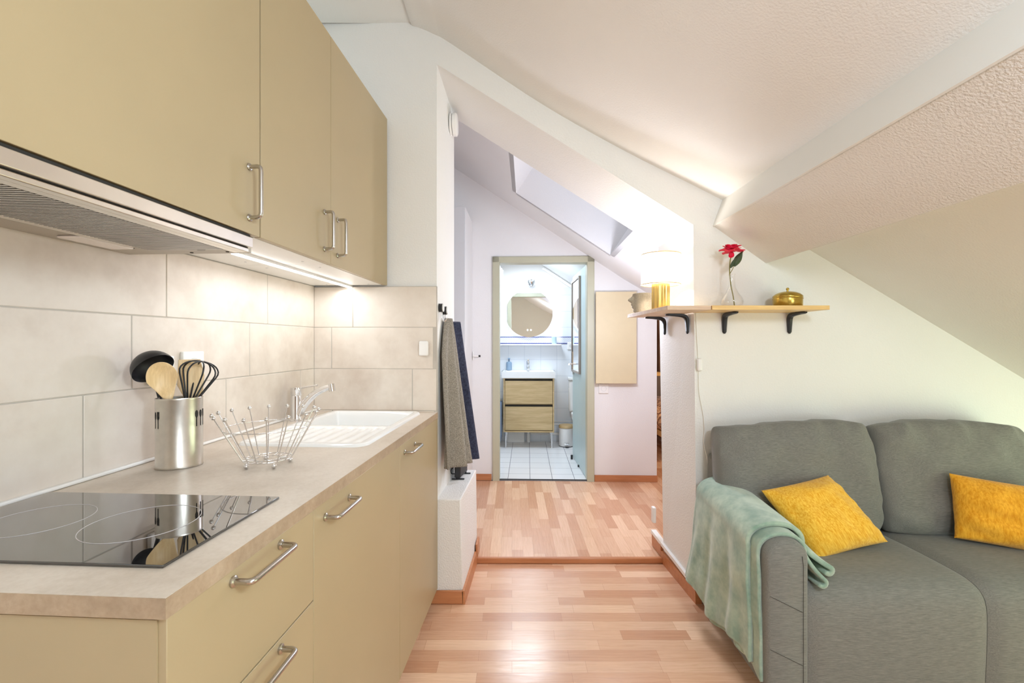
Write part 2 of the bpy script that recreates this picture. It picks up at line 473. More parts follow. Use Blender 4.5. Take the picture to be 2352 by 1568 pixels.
# ================================================================== room shell
WY = 2.195
b = B(); b.box(-2.2, 3.2, -2.8, 2.62, -0.12, 0.0); struct('floor', b, 'floor', C)
b = B(); b.box(-1.6, 3.6, 2.60, 4.05, -0.12, 0.025); b.box(1.15, 3.6, 4.05, 7.0, -0.12, 0.025); struct('floor_hall', b, 'hallfloor', C)
b = B(); b.box(-0.9, 1.1, 4.052, 5.75, -0.12, 0.03); struct('floor_bathroom', b, 'bathfloor', H)

XL = -1.1
b = B(); b.box(XL - 0.15, XL, -2.9, 2.6, -0.1, 3.0); struct('wall_left', b, 'plaster', K)
M['rearpaint'] = plaster('beige rear wall', (0.70, 0.65, 0.56, 1))
b = B(); b.box(-2.4, 3.3, -2.9, -2.7, -0.1, 3.0); struct('wall_rear', b, 'rearpaint', C)
b = B()
b.box(2.95, 3.1, -2.8, 0.2, -0.1, 1.2); b.box(2.95, 3.1, 2.0, 2.9, -0.1, 1.2)
b.box(2.95, 3.1, 0.2, 2.0, -0.1, 0.20); b.box(2.95, 3.1, 0.2, 2.0, 0.80, 1.2)
struct('wall_right', b, 'plaster', C)
b = B(); b.box(2.97, 3.0, 0.2, 2.0, 0.2, 0.24); b.box(2.97, 3.0, 0.2, 2.0, 0.76, 0.8)
for y0 in (0.2, 1.08, 1.96): b.box(2.97, 3.0, y0, y0 + 0.04, 0.24, 0.76)
win = struct('window_1', b, 'whiteplastic', C)
b = B(); b.box(2.982, 2.988, 0.24, 1.96, 0.24, 0.76); part('window_pane', b, 'glass', win)

# thick wall between living room and hall, with its sloped opening
ceil = [(-2.3, 2.812), (-0.66, 2.808), (-0.48, 2.785), (-0.37, 2.738), (-0.286, 2.69), (0.145, 2.404), (0.55, 2.175), (1.027, 1.935), (1.458, 1.688), (2.47, 1.079), (3.1, 0.70)]


def cz(u):
    for (a, za), (c_, zb) in zip(ceil, ceil[1:]):
        if a <= u <= c_: return za + (zb - za) * (u - a) / (c_ - a)
    return ceil[-1][1]


ceilS = [tuple(p)[:2] for p in cat([(u, z, 0) for u, z in ceil], 5)]
ceilS = [p for p in ceilS]
b = B()
W2 = 2.60
n0, f0 = (-0.363, 2.597), (-0.331, 2.539)     # opening top left, near and far
n1, f1 = (0.874, 1.822), (0.836, 1.800)       # opening top right
def slab(u0n, u1n, z0n, z1n, u0f, u1f, z0f, z1f):
    """quad column: (u, z-bottom..top) on the near face and on the far face"""
    (a0, a1), (b0, b1), (c0, c1), (d0, d1) = z0n, z1n, z0f, z1f
    b.hexa([(u0n, WY, a0), (u1n, WY, b0), (u1f, W2, d0), (u0f, W2, c0), (u0n, WY, a1), (u1n, WY, b1), (u1f, W2, d1), (u0f, W2, c1)])
kl = K.w((-1.35, 2.173, 0))
b.hexa([(kl.x, kl.y, -0.1), (n0[0], WY, -0.1), (f0[0], W2, -0.1), (kl.x, W2, -0.1), (kl.x, kl.y, 3.0), (n0[0], WY, 3.0), (f0[0], W2, 3.0), (kl.x, W2, 3.0)])
# lintel follows the roof slope
slab(n0[0], n1[0], (n0[1], 3.0), (n1[1], 2.6), f0[0], f1[0], (f0[1], 3.0), (f1[1], 2.6))
b.hexa([(0.893, WY, -0.1), (3.1, WY, -0.1), (3.1, W2, -0.1), (0.868, W2, -0.1), (0.874, WY, 1.822), (3.1, WY, 1.822), (3.1, W2, 1.80), (0.836, W2, 1.80)])
b.hexa([(0.874, WY, 1.822), (3.1, WY, 1.822), (3.1, W2, 1.80), (0.836, W2, 1.80), (0.874, WY, 2.6), (3.1, WY, 2.6), (3.1, W2, 2.6), (0.836, W2, 2.6)])
struct('wall_far', b, 'plaster', C)
# low plastered ledge beside the kitchen units
b = B(); b.hexa([(-0.42, WY - 0.002, 0), (-0.237, WY - 0.002, 0), (-0.207, 2.71, 0), (-0.40, 2.71, 0),
                 (-0.42, WY - 0.002, 0.498), (-0.248, WY - 0.002, 0.498), (-0.213, 2.71, 0.498), (-0.40, 2.71, 0.498)])
struct('wall_ledge', b, 'roughcast', C, bevel=0.006)

b = B()
up = [(u, z) for u, z in ceilS]
poly = up + [(3.1, 3.2), (-2.3, 3.2)]
b.prism(poly, lambda p, q, t: (p, t, q), -2.9, WY + 0.02)
struct('ceiling', b, 'ceil', C, smooth=40)
# boxed purlin under the roof slope
b = B()
pu = [(1.03, 1.95), (0.975, 1.814), (1.227, 1.635), (1.30, 1.80)]
b.prism(pu, lambda p, q, t: (p, t, q), -2.9, WY + 0.01)
struct('trim_1', b, 'roughcast', C, bevel=0.004)
b = B(); b.prism([(1.031, 1.952), (0.972, 1.812), (0.968, 1.816), (1.02, 1.955)], lambda p, q, t: (p, t, q), -2.9, WY)
struct('trim_2', b, 'smooth', C)

# hall
HW = 4.06
roof = lambda x: 2.388 - 0.6665 * x
b = B()
dx0, dx1, dz = -0.255, 0.545, 1.975
b.box(-1.6, dx0, HW, HW + 0.09, -0.1, 3.4); b.box(dx0, dx1, HW, HW + 0.09, dz, 3.4); b.box(dx1, 1.148, HW, HW + 0.09, -0.1, 3.4)
struct('wall_hall', b, 'hallwhite', H)
b = B(); b.box(-1.62, -1.5, 2.5, 4.1, -0.1, 3.4); struct('wall_hall_left', b, 'hallwhite', H)
sx0, sx1, sy0, sy1 = -0.085, 0.66, 2.80, 3.625
b = B()
def roofquad(x0, x1, y0, y1, t=0.003):
    b.hexa([(x0, y0, roof(x0)), (x1, y0, roof(x1)), (x1, y1, roof(x1)), (x0, y1, roof(x0)),
            (x0, y0, roof(x0) + t), (x1, y0, roof(x1) + t), (x1, y1, roof(x1) + t), (x0, y1, roof(x0) + t)])
roofquad(-1.6, sx0, 2.5, HW + 0.02); roofquad(sx1, 0.862, 2.5, HW + 0.02); roofquad(sx0, sx1, 2.5, sy0); roofquad(sx0, sx1, sy1, HW + 0.02)
b.hexa([(0.862, 2.5, roof(0.862)), (3.6, 2.5, 0.2), (3.6, HW + 0.02, 0.2), (0.862, HW + 0.02, roof(0.862)),
        (0.862, 2.5, roof(0.862) + 0.04), (3.6, 2.5, 0.3), (3.6, HW + 0.02, 0.3), (0.862, HW + 0.02, roof(0.862) + 0.04)])
struct('ceiling_hall', b, 'hallwhite', H)
# skylight shaft, square to the roof
nx, nz = 0.555, 0.832; D = 0.5
def sk(x, y, d): return (x + nx * d, y, roof(x) + nz * d)
b = B()
for (xa, ya, xb, yb) in ((sx0, sy1, sx1, sy1), (sx0, sy0, sx0, sy1), (sx1, sy0, sx1, sy1), (sx0, sy0, sx1, sy0)):
    ox, oy = ((0, 0.03) if ya == yb and ya == sy1 else (0, -0.03) if ya == yb else (-0.03, 0) if xa == sx0 else (0.03, 0))
    p = [sk(xa, ya, 0), sk(xb, yb, 0), sk(xb, yb, D), sk(xa, ya, D)]
    b.hexa(p + [(q[0] + ox, q[1] + oy, q[2] - 0.6665 * ox) for q in p])
struct('window_2', b, 'hallwhite', H)

# bathroom
BW = 5.65
b = B(); b.box(-0.95, 1.3, BW, BW + 0.1, -0.1, 1.94); struct('wall_bathroom', b, 'bathtile', H)
b = B(); b.box(-0.95, 1.3, BW, BW + 0.1, 1.94, 3.0); struct('wall_bathroom_top', b, 'smooth', H)
b = B(); b.box(-1.0, -0.9, 4.14, 5.7, -0.1, 3.0); b.box(1.05, 1.15, 4.14, 5.7, -0.1, 3.0); struct('wall_bathroom_sides', b, 'smooth', H)
b = B(); bz = lambda x: 2.34 - 0.6665 * x
b.box(-1.0, 0.03, 4.1, 5.7, 2.32, 2.4)
b.hexa([(0.03, 4.1, 2.32), (1.2, 4.1, bz(1.2)), (1.2, 5.7, bz(1.2)), (0.03, 5.7, 2.32), (0.03, 4.1, 2.4), (1.2, 4.1, bz(1.2) + 0.08), (1.2, 5.7, bz(1.2) + 0.08), (0.03, 5.7, 2.4)])
struct('ceiling_bathroom', b, 'smooth', H)
b = B(); b.tube([(0.20, BW - 0.03, bz(0.2) - 0.03), (0.9, BW - 0.03, bz(0.9) - 0.03)], 0.018); struct('trim_3', b, 'whiteplastic', H, smooth=60)
b = B(); b.box(-0.9, 1.05, -0.008, 0.0, -0.043, 0.043)
o = struct('trim_4', b, 'border', H); o.location = H.w((0, BW, 1.285))

# bedroom glimpsed through the slit on the right
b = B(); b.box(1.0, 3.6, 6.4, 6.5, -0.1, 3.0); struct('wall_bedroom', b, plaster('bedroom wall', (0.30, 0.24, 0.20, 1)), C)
b = B(); b.box(3.5, 3.6, 2.5, 6.5, -0.1, 3.0); struct('wall_bedroom_right', b, 'plaster', C)
b = B(); b.box(1.1, 3.6, 4.0, 6.5, 2.5, 2.6); struct('ceiling_bedroom', b, 'plaster', C)

# skirtings, step, door frame
b = B(); b.box(-0.394, -0.232, WY - 0.014, WY - 0.003, 0, 0.064); struct('baseboard_left', b, 'skirting', C, bevel=0.004)
b = B(); b.hexa([(-0.237, WY - 0.014, 0), (-0.224, WY - 0.014, 0), (-0.197, 2.595, 0), (-0.209, 2.595, 0), (-0.240, WY - 0.014, 0.064), (-0.228, WY - 0.014, 0.064), (-0.201, 2.595, 0.064), (-0.213, 2.595, 0.064)])
b.hexa([(-0.206, 2.60, 0.03), (-0.196, 2.60, 0.03), (-0.193, 2.71, 0.03), (-0.206, 2.71, 0.03), (-0.208, 2.60, 0.10), (-0.198, 2.60, 0.10), (-0.195, 2.71, 0.10), (-0.208, 2.71, 0.10)])
struct('baseboard_ledge', b, 'skirting', C)
b = B()
b.hexa([(0.880, WY - 0.014, 0), (0.91, WY - 0.014, 0), (0.893, 2.60, 0), (0.852, 2.60, 0), (0.878, WY - 0.014, 0.066), (0.91, WY - 0.014, 0.066), (0.89, 2.60, 0.066), (0.850, 2.60, 0.066)])
b.hexa([(0.851, 2.602, 0.03), (0.88, 2.602, 0.03), (0.88, 2.75, 0.03), (0.846, 2.75, 0.03), (0.849, 2.602, 0.10), (0.88, 2.602, 0.10), (0.88, 2.75, 0.10), (0.844, 2.75, 0.10)])
struct('baseboard_right', b, 'skirting', C)
b = B(); b.hexa([(0.876, WY - 0.012, 0.067), (0.90, WY - 0.012, 0.067), (0.87, 2.75, 0.105), (0.840, 2.75, 0.105), (0.876, WY - 0.012, 0.085), (0.90, WY - 0.012, 0.085), (0.87, 2.75, 0.125), (0.840, 2.75, 0.125)])
struct('baseboard_cap', b, 'whiteplastic', C)
b = B(); b.box(-0.205, 0.866, 2.578, 2.605, 0.0, 0.032); struct('trim_step', b, 'skirting', C, bevel=0.006)
b = B(); b.box(0.60, 1.15, HW - 0.014, HW - 0.001, 0.026, 0.082); struct('baseboard_hall_right', b, 'skirting', H)
b = B(); b.box(-0.48, -0.315, HW - 0.014, HW - 0.001, 0.026, 0.082); struct('baseboard_hall_left', b, 'skirting', H)
b = B()
for x0, x1, z0, z1 in ((-0.305, dx0 + 0.012, 0.02, 2.02), (dx1 - 0.012, 0.598, 0.02, 2.02), (-0.305, 0.598, dz - 0.01, 2.02)):
    b.box(x0, x1, HW - 0.02, HW + 0.10, z0, z1)
struct('trim_door', b, 'sage', H, bevel=0.005)
b = B(); b.box(dx0, dx1, HW - 0.005, HW + 0.02, 0.02, 0.034); struct('trim_threshold', b, 'darkgap', H)

# door leaf swung into the bathroom
lx0, ly0, lx1, ly1 = 0.533, HW + 0.09, 0.492, 4.90
door = thing('door_2', 'pale sage door swung open into the bathroom', 'door', H, (lx0, ly0, 0.03)); door['kind'] = 'structure'
b = B(); b.hexa([(lx0, ly0, 0.035), (lx0 + 0.035, ly0, 0.035), (lx1 + 0.035, ly1, 0.035), (lx1, ly1, 0.035), (lx0, ly0, 1.955), (lx0 + 0.035, ly0, 1.955), (lx1 + 0.035, ly1, 1.955), (lx1, ly1, 1.955)])
part('door_leaf', b, 'doorblue', door, bevel=0.003)
b = B(); b.box(lx1 - 0.012, lx1, ly1 - 0.09, ly1 - 0.05, 0.92, 1.16)
b.tube(cat([(lx1 - 0.005, ly1 - 0.07, 1.03), (lx1 - 0.05, ly1 - 0.07, 1.03), (lx1 - 0.055, ly1 - 0.12, 1.03), (lx1 - 0.055, ly1 - 0.17, 1.03)], 4), 0.009)
part('door_handle', b, 'chrome', door, smooth=50)
b = B(); b.cyl((lx1 - 0.02, ly1 - 0.1, 0.032), (lx1 - 0.02, ly1 - 0.1, 0.075), 0.012); b.cyl((0.512, 4.5, 0.032), (0.512, 4.5, 0.05), 0.012)
part('door_stop', b, 'black', door, smooth=50)

# framed mirror on the door leaf
fm = thing('framed_mirror', 'tall mirror in a grey wooden frame hung on the open door', 'mirror', H, (0.51, 4.75, 0.95))
def leafx(y): return lx0 + (lx1 - lx0) * (y - ly0) / (ly1 - ly0)
def leafbox(y0, y1, z0, z1, d0, d1):
    b.hexa([(leafx(y0) - d1, y0, z0), (leafx(y0) - d0, y0, z0), (leafx(y1) - d0, y1, z0), (leafx(y1) - d1, y1, z0), (leafx(y0) - d1, y0, z1), (leafx(y0) - d0, y0, z1), (leafx(y1) - d0, y1, z1), (leafx(y1) - d1, y1, z1)])
b = B(); ya, yb_ = 4.40, 4.87
leafbox(ya, ya + 0.02, 0.95, 1.9, 0.001, 0.02); leafbox(yb_ - 0.02, yb_, 0.95, 1.9, 0.001, 0.02); leafbox(ya + 0.02, yb_ - 0.02, 0.95, 0.97, 0.001, 0.02); leafbox(ya + 0.02, yb_ - 0.02, 1.88, 1.9, 0.001, 0.02)
part('frame', b, 'greywood', fm)
b = B(); leafbox(ya + 0.02, yb_ - 0.02, 0.97, 1.88, 0.001, 0.012); part('mirror_glass', b, 'mirror', fm)

# ================================================================== kitchen
# splashback: real tiles, 50 x 20 cm, thirds bond, over a grout bed
b = B(); b.box(XL, XL + 0.0078, -0.6, 2.165, 0.90, 1.529); struct('wall_left_grout', b, 'grout', K)
b = B(); b.box(XL, -0.489, 2.1522, 2.17, 0.90, 1.524); struct('wall_far_grout', b, 'grout', K)
rowz = [(1.329, 1.527), (1.129, 1.326), (0.929, 1.126), (0.73, 0.926)]
g = 0.0022
b = B()
for (z0, z1), y0 in zip(rowz, (0.276, 0.162, 0.032, 0.2)):
    y = y0 - 1.0
    while y < 2.16:
        a, c_ = max(y + g, -0.6), min(y + 0.5 - g, 2.150)
        if c_ - a > 0.02: b.box(XL, XL + 0.009, a, c_, z0 if z0 > 0.8 else 0.85, z1)
        y += 0.499
o = struct('wall_left_tiles', b, 'kitchentile', K, bevel=0.0015)
b = B()
for (z0, z1), x0 in zip(rowz, (-0.899, -1.005, -1.107, -1.0)):
    x = x0 - 0.5
    while x < -0.492:
        a, c_ = max(x + g, XL + 0.009), min(x + 0.5 - g, -0.491)
        if c_ - a > 0.02: b.box(a, c_, 2.151, 2.166, z0 if z0 > 0.8 else 0.85, min(z1, 1.522))
        x += 0.5
struct('wall_far_tiles', b, 'kitchentile', K, bevel=0.0015)
b = B(); b.box(XL + 0.009, XL + 0.022, 0.564, 2.15, 0.9225, 0.931); struct('trim_worktop', b, 'whitemelamine', K, bevel=0.003)

XB = -0.505; XF = -0.487       # door back and front plane of the base units
WZ = 0.922


def bar_handle(parent, p0, p1, out, r=0.0052):
    """D handle between two fixing points, standing off by vector out; rosettes included."""
    p0, p1, o_ = Vector(p0), Vector(p1), Vector(out); d = (p1 - p0).normalized(); k = 0.012
    b = B()
    pts = [p0, p0 + o_ * 0.72] + cat([p0 + o_ * 0.72, p0 + o_ * 0.93 + d * k * 0.3, p0 + o_ + d * k], 4)[1:]
    pts += [p1 + o_ - d * k] + cat([p1 + o_ - d * k, p1 + o_ * 0.93 - d * k * 0.3, p1 + o_ * 0.72], 4)[1:] + [p1]
    b.tube(pts, r, 12)
    for p in (p0, p1): b.tube([p, p + o_ * 0.10, p + o_ * 0.18], [r * 1.75, r * 1.75, r * 1.1], 14)
    part('handle', b, 'handle', parent, smooth=45)


def carcass(b, y0, y1, z0, z1, x0, x1, t=0.018, top=False):
    b.box(x0, x1, y0, y0 + t, z0, z1); b.box(x0, x1, y1 - t, y1, z0, z1); b.box(x0, x1, y0 + t, y1 - t, z0, z0 + t); b.box(x0, x0 + 0.008, y0 + t, y1 - t, z0 + t, z1)
    if top: b.box(x0 + 0.008, x1, y0 + t, y1 - t, z1 - t, z1)


ZT = WZ - 0.028
du = thing('drawer_unit', 'cashmere drawer unit under the hob at the open end of the worktop', 'cabinet', K, (-0.8, 0.76, 0))
b = B(); carcass(b, 0.5685, 0.9575, 0.07, ZT, XL + 0.02, XB - 0.006); part('carcass', b, 'laminate', du)
b = B(); b.box(XL + 0.02, XF - 0.012, 0.5665, 0.5682, 0.0, ZT - 0.004); part('end_panel', b, 'laminate', du)
b = B(); b.box(XL + 0.02, -0.55, 0.572, 0.956, 0.0, 0.069); part('plinth', b, 'laminate', du)
b = B(); b.box(XB - 0.0055, XB - 0.001, 0.5715, 0.9545, 0.10, ZT - 0.006); part('shadow_gap', b, 'darkgap', du)
zs = [(0.6975, ZT - 0.003), (0.385, 0.6945), (0.072, 0.382)]
for z0, z1 in zs:
    b = B(); b.box(XB, XF, 0.5685, 0.957, z0, z1); dr = part('drawer', b, 'laminate', du, bevel=0.0012)
    zh = z1 - 0.018
    bar_handle(dr, (XF, 0.697, zh), (XF, 0.830, zh), (0.033, 0, 0))
for nm, lab, ya, yb_, h0, h1 in (('base_cabinet', 'cashmere base cabinet between the hob drawers and the sink cabinet', 0.9585, 1.568, 1.010, 1.141),
                              ('base_cabinet', 'cashmere base cabinet under the sink, beside the plastered ledge', 1.5695, 2.165, 1.622, 1.757)):
    u = thing(nm, lab, 'cabinet', K, (-0.8, (ya + yb_) / 2, 0), 'cashmere base cabinets')
    b = B(); carcass(b, ya + 0.001, min(yb_ - 0.001, 2.128), 0.07, ZT, XL + 0.02, XB - 0.004); part('carcass', b, 'laminate', u)
    b = B(); b.box(XL + 0.02, -0.55, ya + 0.002, yb_ - 0.002, 0, 0.069); part('plinth', b, 'laminate', u)
    b = B(); b.box(XB, XF, ya + 0.0004, yb_ - 0.0004, 0.072, ZT - 0.003); dr = part('door', b, 'laminate', u, bevel=0.0012)
    bar_handle(dr, (XF, h0, 0.856), (XF, h1, 0.856), (0.033, 0, 0))

# worktop with the sink cut-out
SX0, SX1, SY0, SY1 = -0.985, -0.55, 1.405, 2.125
b = B(); e = 0.02
x0, x1, y0, y1 = XL + 0.0095, -0.4835, 0.5625, 2.15
xs = [x0, SX0 + e, SX1 - e, x1]; ys = [y0, SY0 + e, SY1 - e, y1]
V = {(i, j, k): b.bm.verts.new((xs[i], ys[j], ZT if k == 0 else WZ)) for i in range(4) for j in range(4) for k in (0, 1)}
for i in range(3):
    for j in range(3):
        if (i, j) == (1, 1): continue
        for k in (0, 1): b.face([V[i, j, k], V[i + 1, j, k], V[i + 1, j + 1, k], V[i, j + 1, k]])
for j in range(3):
    for i in (0, 3): b.face([V[i, j, 0], V[i, j + 1, 0], V[i, j + 1, 1], V[i, j, 1]])
    for i in (0, 3): b.face([V[j, i, 0], V[j + 1, i, 0], V[j + 1, i, 1], V[j, i, 1]])
for (p, q) in (((1, 1), (2, 1)), ((2, 1), (2, 2)), ((2, 2), (1, 2)), ((1, 2), (1, 1))):
    b.face([V[p[0], p[1], 0], V[q[0], q[1], 0], V[q[0], q[1], 1], V[p[0], p[1], 1]])
wt_ = thing('worktop', 'pale stone-look laminate worktop running along the kitchen units', 'worktop', K, (-0.8, 1.36, ZT))
part('slab', b, 'worktop', wt_)
b = B(); b.box(x1, x1 + 0.0008, y0 - 0.0008, y1, ZT, WZ - 0.0006); b.box(x0, x1, y0 - 0.0008, y0, ZT, WZ - 0.0006); part('edge_band', b, 'edgeband_shaded', wt_, 'brown edge band with its shade painted darker')

# sink as one moulded surface
sk_ = thing('sink', 'white ceramic inset sink with ribbed drainer in the worktop', 'sink', K, (-0.77, 1.76, WZ))
def sinkz(u_, v_):
    x = SX0 + (SX1 - SX0) * u_; y = SY0 + (SY1 - SY0) * v_
    dx = min(x - SX0, SX1 - x); dy = min(y - SY0, SY1 - y)
    sm = lambda t: max(0, min(1, t)) ** 2 * (3 - 2 * max(0, min(1, t)))
    z = 0.009 * sm(min(dx, dy) / 0.006)
    r = 0.028
    # shrink corners round
    if dx < 0.05 and dy < 0.05:
        cx_ = SX0 + 0.05 if x < (SX0 + SX1) / 2 else SX1 - 0.05; cy_ = SY0 + 0.05 if y < (SY0 + SY1) / 2 else SY1 - 0.05
        vx, vy = x - cx_, y - cy_; mx_ = max(abs(vx), abs(vy)); ln = math.hypot(vx, vy)
        if ln > 1e-6: k = mx_ / ln; x, y = cx_ + vx * k, cy_ + vy * k
    di = min(dx - 0.022, dy - 0.022)
    back = 0.07 if False else 0.0
    if y < 1.715:
        t = sm(di / 0.02) * sm((1.715 - y) / 0.02); z -= 0.008 * t
        rib = 0.5 + 0.5 * math.cos((x - SX0) * 2 * PI / 0.042); z += 0.004 * rib * t * sm((y - SY0 - 0.05) / 0.05)
    bd = min(dx - 0.03, SY1 - 0.03 - y, y - 1.735)
    z -= 0.155 * sm(bd / 0.035)
    return (x, y, WZ + z)
b = B(); b.grid(sinkz, 110, 150); part('basin', b, 'ceramic', sk_, smooth=60)
b = B(); b.cyl((-0.76, 1.93, WZ - 0.145), (-0.76, 1.93, WZ - 0.142), 0.04); part('drain', b, 'chrome', sk_, smooth=40)

tp = thing('kitchen_tap', 'chrome mixer tap with a rising spout behind the sink', 'tap', K, (-1.035, 1.885, WZ))
tx, ty = -1.035, 1.885
b = B(); b.lathe([(0.0, 0), (0.027, 0), (0.027, 0.006), (0.0225, 0.012), (0.0225, 0.105), (0.021, 0.107), (0.0225, 0.109), (0.0225, 0.140), (0.0, 0.144)], (tx, ty, WZ), 28); part('tap_body', b, 'chrome', tp, smooth=40)
b = B()
pts = cat([(tx + 0.012, ty, WZ + 0.03), (tx + 0.04, ty - 0.002, WZ + 0.072), (tx + 0.085, ty - 0.005, WZ + 0.115), (tx + 0.13, ty - 0.008, WZ + 0.138), (tx + 0.158, ty - 0.01, WZ + 0.146)], 6)
b.tube(pts, [0.019 - 0.008 * i / (len(pts) - 1) for i in range(len(pts))], 16); sp_ = part('spout', b, 'chrome', tp, smooth=60)
b = B(); b.cyl((tx + 0.163, ty - 0.01, WZ + 0.127), (tx + 0.158, ty - 0.01, WZ + 0.158), 0.0135); part('aerator', b, 'chrome', sp_, smooth=40)
b = B(); b.tube([(tx + 0.005, ty, WZ + 0.135), (tx + 0.07, ty + 0.02, WZ + 0.147), (tx + 0.083, ty + 0.022, WZ + 0.149)], [0.005, 0.0032, 0.0048], 10); part('lever', b, 'chrome', tp, smooth=60)

# hob
hb = thing('ceramic_hob', 'black glass two-zone hob set into the worktop', 'hob', K, (-0.81, 0.785, WZ))
b = B(); b.box(-1.068, -0.55, 0.635, 0.935, WZ + 0.0002, WZ + 0.005); part('glass_plate', b, 'hob', hb, bevel=0.0012)
b = B(); b.box(-1.066, -0.552, 0.637, 0.933, WZ + 0.0001, WZ + 0.0018)
for cx_, cy_, r in ((-0.718, 0.785, 0.088), (-0.92, 0.785, 0.080)):
    b = B(); b.tube([(cx_ + r * math.cos(a), cy_ + r * math.sin(a), WZ + 0.0050) for a in [2 * PI * i / 72 for i in range(72)]], 0.0007, 6, closed=True)
    part('cooking_zone', b, 'ringline', hb)

# wall cabinets
XU = -0.73; ZB, ZU = 1.529, 2.33
for i, (ya, yb_, lab, h) in enumerate(((0.553, 1.152, 'wide cashmere wall cabinet above the extractor hood', (1.106, 1.568, 1.696)),
                                     (1.1535, 1.5575, 'narrow cashmere wall cabinet between the hood cabinet and the end cabinet', (1.509, 1.572, 1.698)),
                                     (1.5585, 2.153, 'cashmere wall cabinet at the tiled end wall, light strip below', (1.61, 1.569, 1.698)))):
    u = thing('wall_cabinet', lab, 'cabinet', K, (-0.92, (ya + yb_) / 2, ZB), 'cashmere wall cabinets')
    b = B(); carcass(b, ya + 0.0008, min(yb_ - 0.0008, 2.128), ZB + (0.02 if i == 0 else 0), ZU, XL + 0.011, XU - 0.020, top=True); part('carcass', b, 'whitemelamine', u)
    if i == 2:
        b = B(); b.box(XL + 0.011, XU - 0.019, 2.1284, 2.1296, ZB, ZU); part('end_panel', b, 'laminate', u)
    b = B(); b.box(XU - 0.018, XU, ya + (0.0018 if i == 1 else 0.0006), yb_ - (0.0016 if i == 0 else 0.0006), ZB, ZU); dr = part('door', b, 'laminate', u, bevel=0.0012)
    bar_handle(dr, (XU, h[0], h[1]), (XU, h[0], h[2]), (0.034, -0.004, 0))
    if i:
        for yy in (ya + 0.06, yb_ - 0.06):
            for xx in (-0.80, -1.0):
                b = B(); b.cyl((xx, yy, ZB + 0.0002), (xx, yy, ZB - 0.0018), 0.004, 10); part('fixing_cap', b, 'greyplastic', u)

hd = thing('extractor_hood', 'steel pull-out extractor hood under the wide wall cabinet', 'hood', K, (-0.92, 0.84, 1.487))
y0, y1 = 0.556, 1.148
b = B(); b.box(XL + 0.011, -0.752, y0, y1, 1.4875, 1.5255); part('hood_body', b, 'hoodgrey', hd)
b = B(); b.box(-0.75, -0.727, y0 - 0.001, 1.118, 1.494, 1.520); b.box(-0.752, -0.733, y0 - 0.001, 1.110, 1.4815, 1.4915)
part('front_rail', b, 'hoodsteel', hd, bevel=0.0015)
b = B(); b.box(-0.752, -0.735, y0, 1.118, 1.5202, 1.5275); b.box(-0.753, -0.737, y0, 1.112, 1.4915, 1.494); part('shadow_gap', b, 'darkgap', hd)
b = B(); b.box(-0.772, -0.753, y0, 1.11, 1.482, 1.4874); part('filter_rim', b, 'hoodsteel', hd)
b = B()
n = 62
for k in range(n):
    ya = y0 + (1.075 - y0) * k / n
    b.box(-0.965, -0.773, ya, ya + 0.0048, 1.4815, 1.4872)
part('grease_filter', b, 'filter', hd)
b = B(); b.box(-0.990, -0.966, y0, 1.04, 1.483, 1.4873); part('filter_edge', b, 'hoodsteel', hd)
b = B(); b.box(-1.006, -0.991, y0, 0.93, 1.4865, 1.4873); part('slot', b, 'darkgap', hd)
b = B(); b.box(-1.05, -0.992, 0.93, 1.06, 1.482, 1.4873); part('light_lens', b, 'lens', hd, bevel=0.003)
for q in ((-0.975, -0.9, 1.085, 1.09), (-0.86, -0.84, 1.09, 1.10), (-1.06, -1.0, 1.066, 1.07)):
    b = B(); b.box(*q, 1.4865, 1.4874); part('latch', b, 'darkgap', hd)
for x, y in ((-0.9, 1.13), (-0.8, 1.125)):
    b = B(); b.cyl((x, y, 1.4874), (x, y, 1.486), 0.004, 10); part('fixing_screw', b, 'darkgap', hd)

ls = thing('light_strip', 'slim lit strip light under the wall cabinets', 'light', K, (-0.91, 1.73, ZB))
b = B(); b.box(-0.921, -0.899, 1.305, 2.148, ZB - 0.008, ZB - 0.0003); part('housing', b, 'whiteplastic', ls)
b = B(); b.box(-0.918, -0.902, 1.307, 2.146, ZB - 0.0115, ZB - 0.0081); part('diffuser', b, 'led', ls)

# sockets and doorbell
def socket(name, lab, cat_, F, base, b_plate, b_inner, grp=None, mat='whiteplastic'):
    s_ = thing(name, lab, cat_, F, base, grp)
    part('plate', b_plate, mat, s_, bevel=0.003); part('socket_well', b_inner, 'greyplastic', s_, bevel=0.001); return s_
tf = XL + 0.009
for y0, y1, z0, z1, lab in ((1.322, 1.408, 1.145, 1.226, 'white wall socket behind the whisk and spatula'), (1.205, 1.288, 1.135, 1.214, 'white wall socket hidden behind the ladle')):
    yc, zc = (y0 + y1) / 2, (z0 + z1) / 2
    socket('wall_socket', lab, 'socket', K, (tf, yc, zc), B().box(tf, tf + 0.012, y0, y1, z0, z1), B().cyl((tf + 0.0122, yc, zc), (tf + 0.0135, yc, zc), 0.021), 'kitchen sockets')
b = B(); b.box(-0.572, -0.526, 2.132, 2.150, 1.190, 1.262); solo('wireless_button', b, 'whiteplastic', 'small rounded white button unit on the end wall tiles', 'button', K, (-0.55, 2.15, 1.226), bevel=0.014, seg=4)

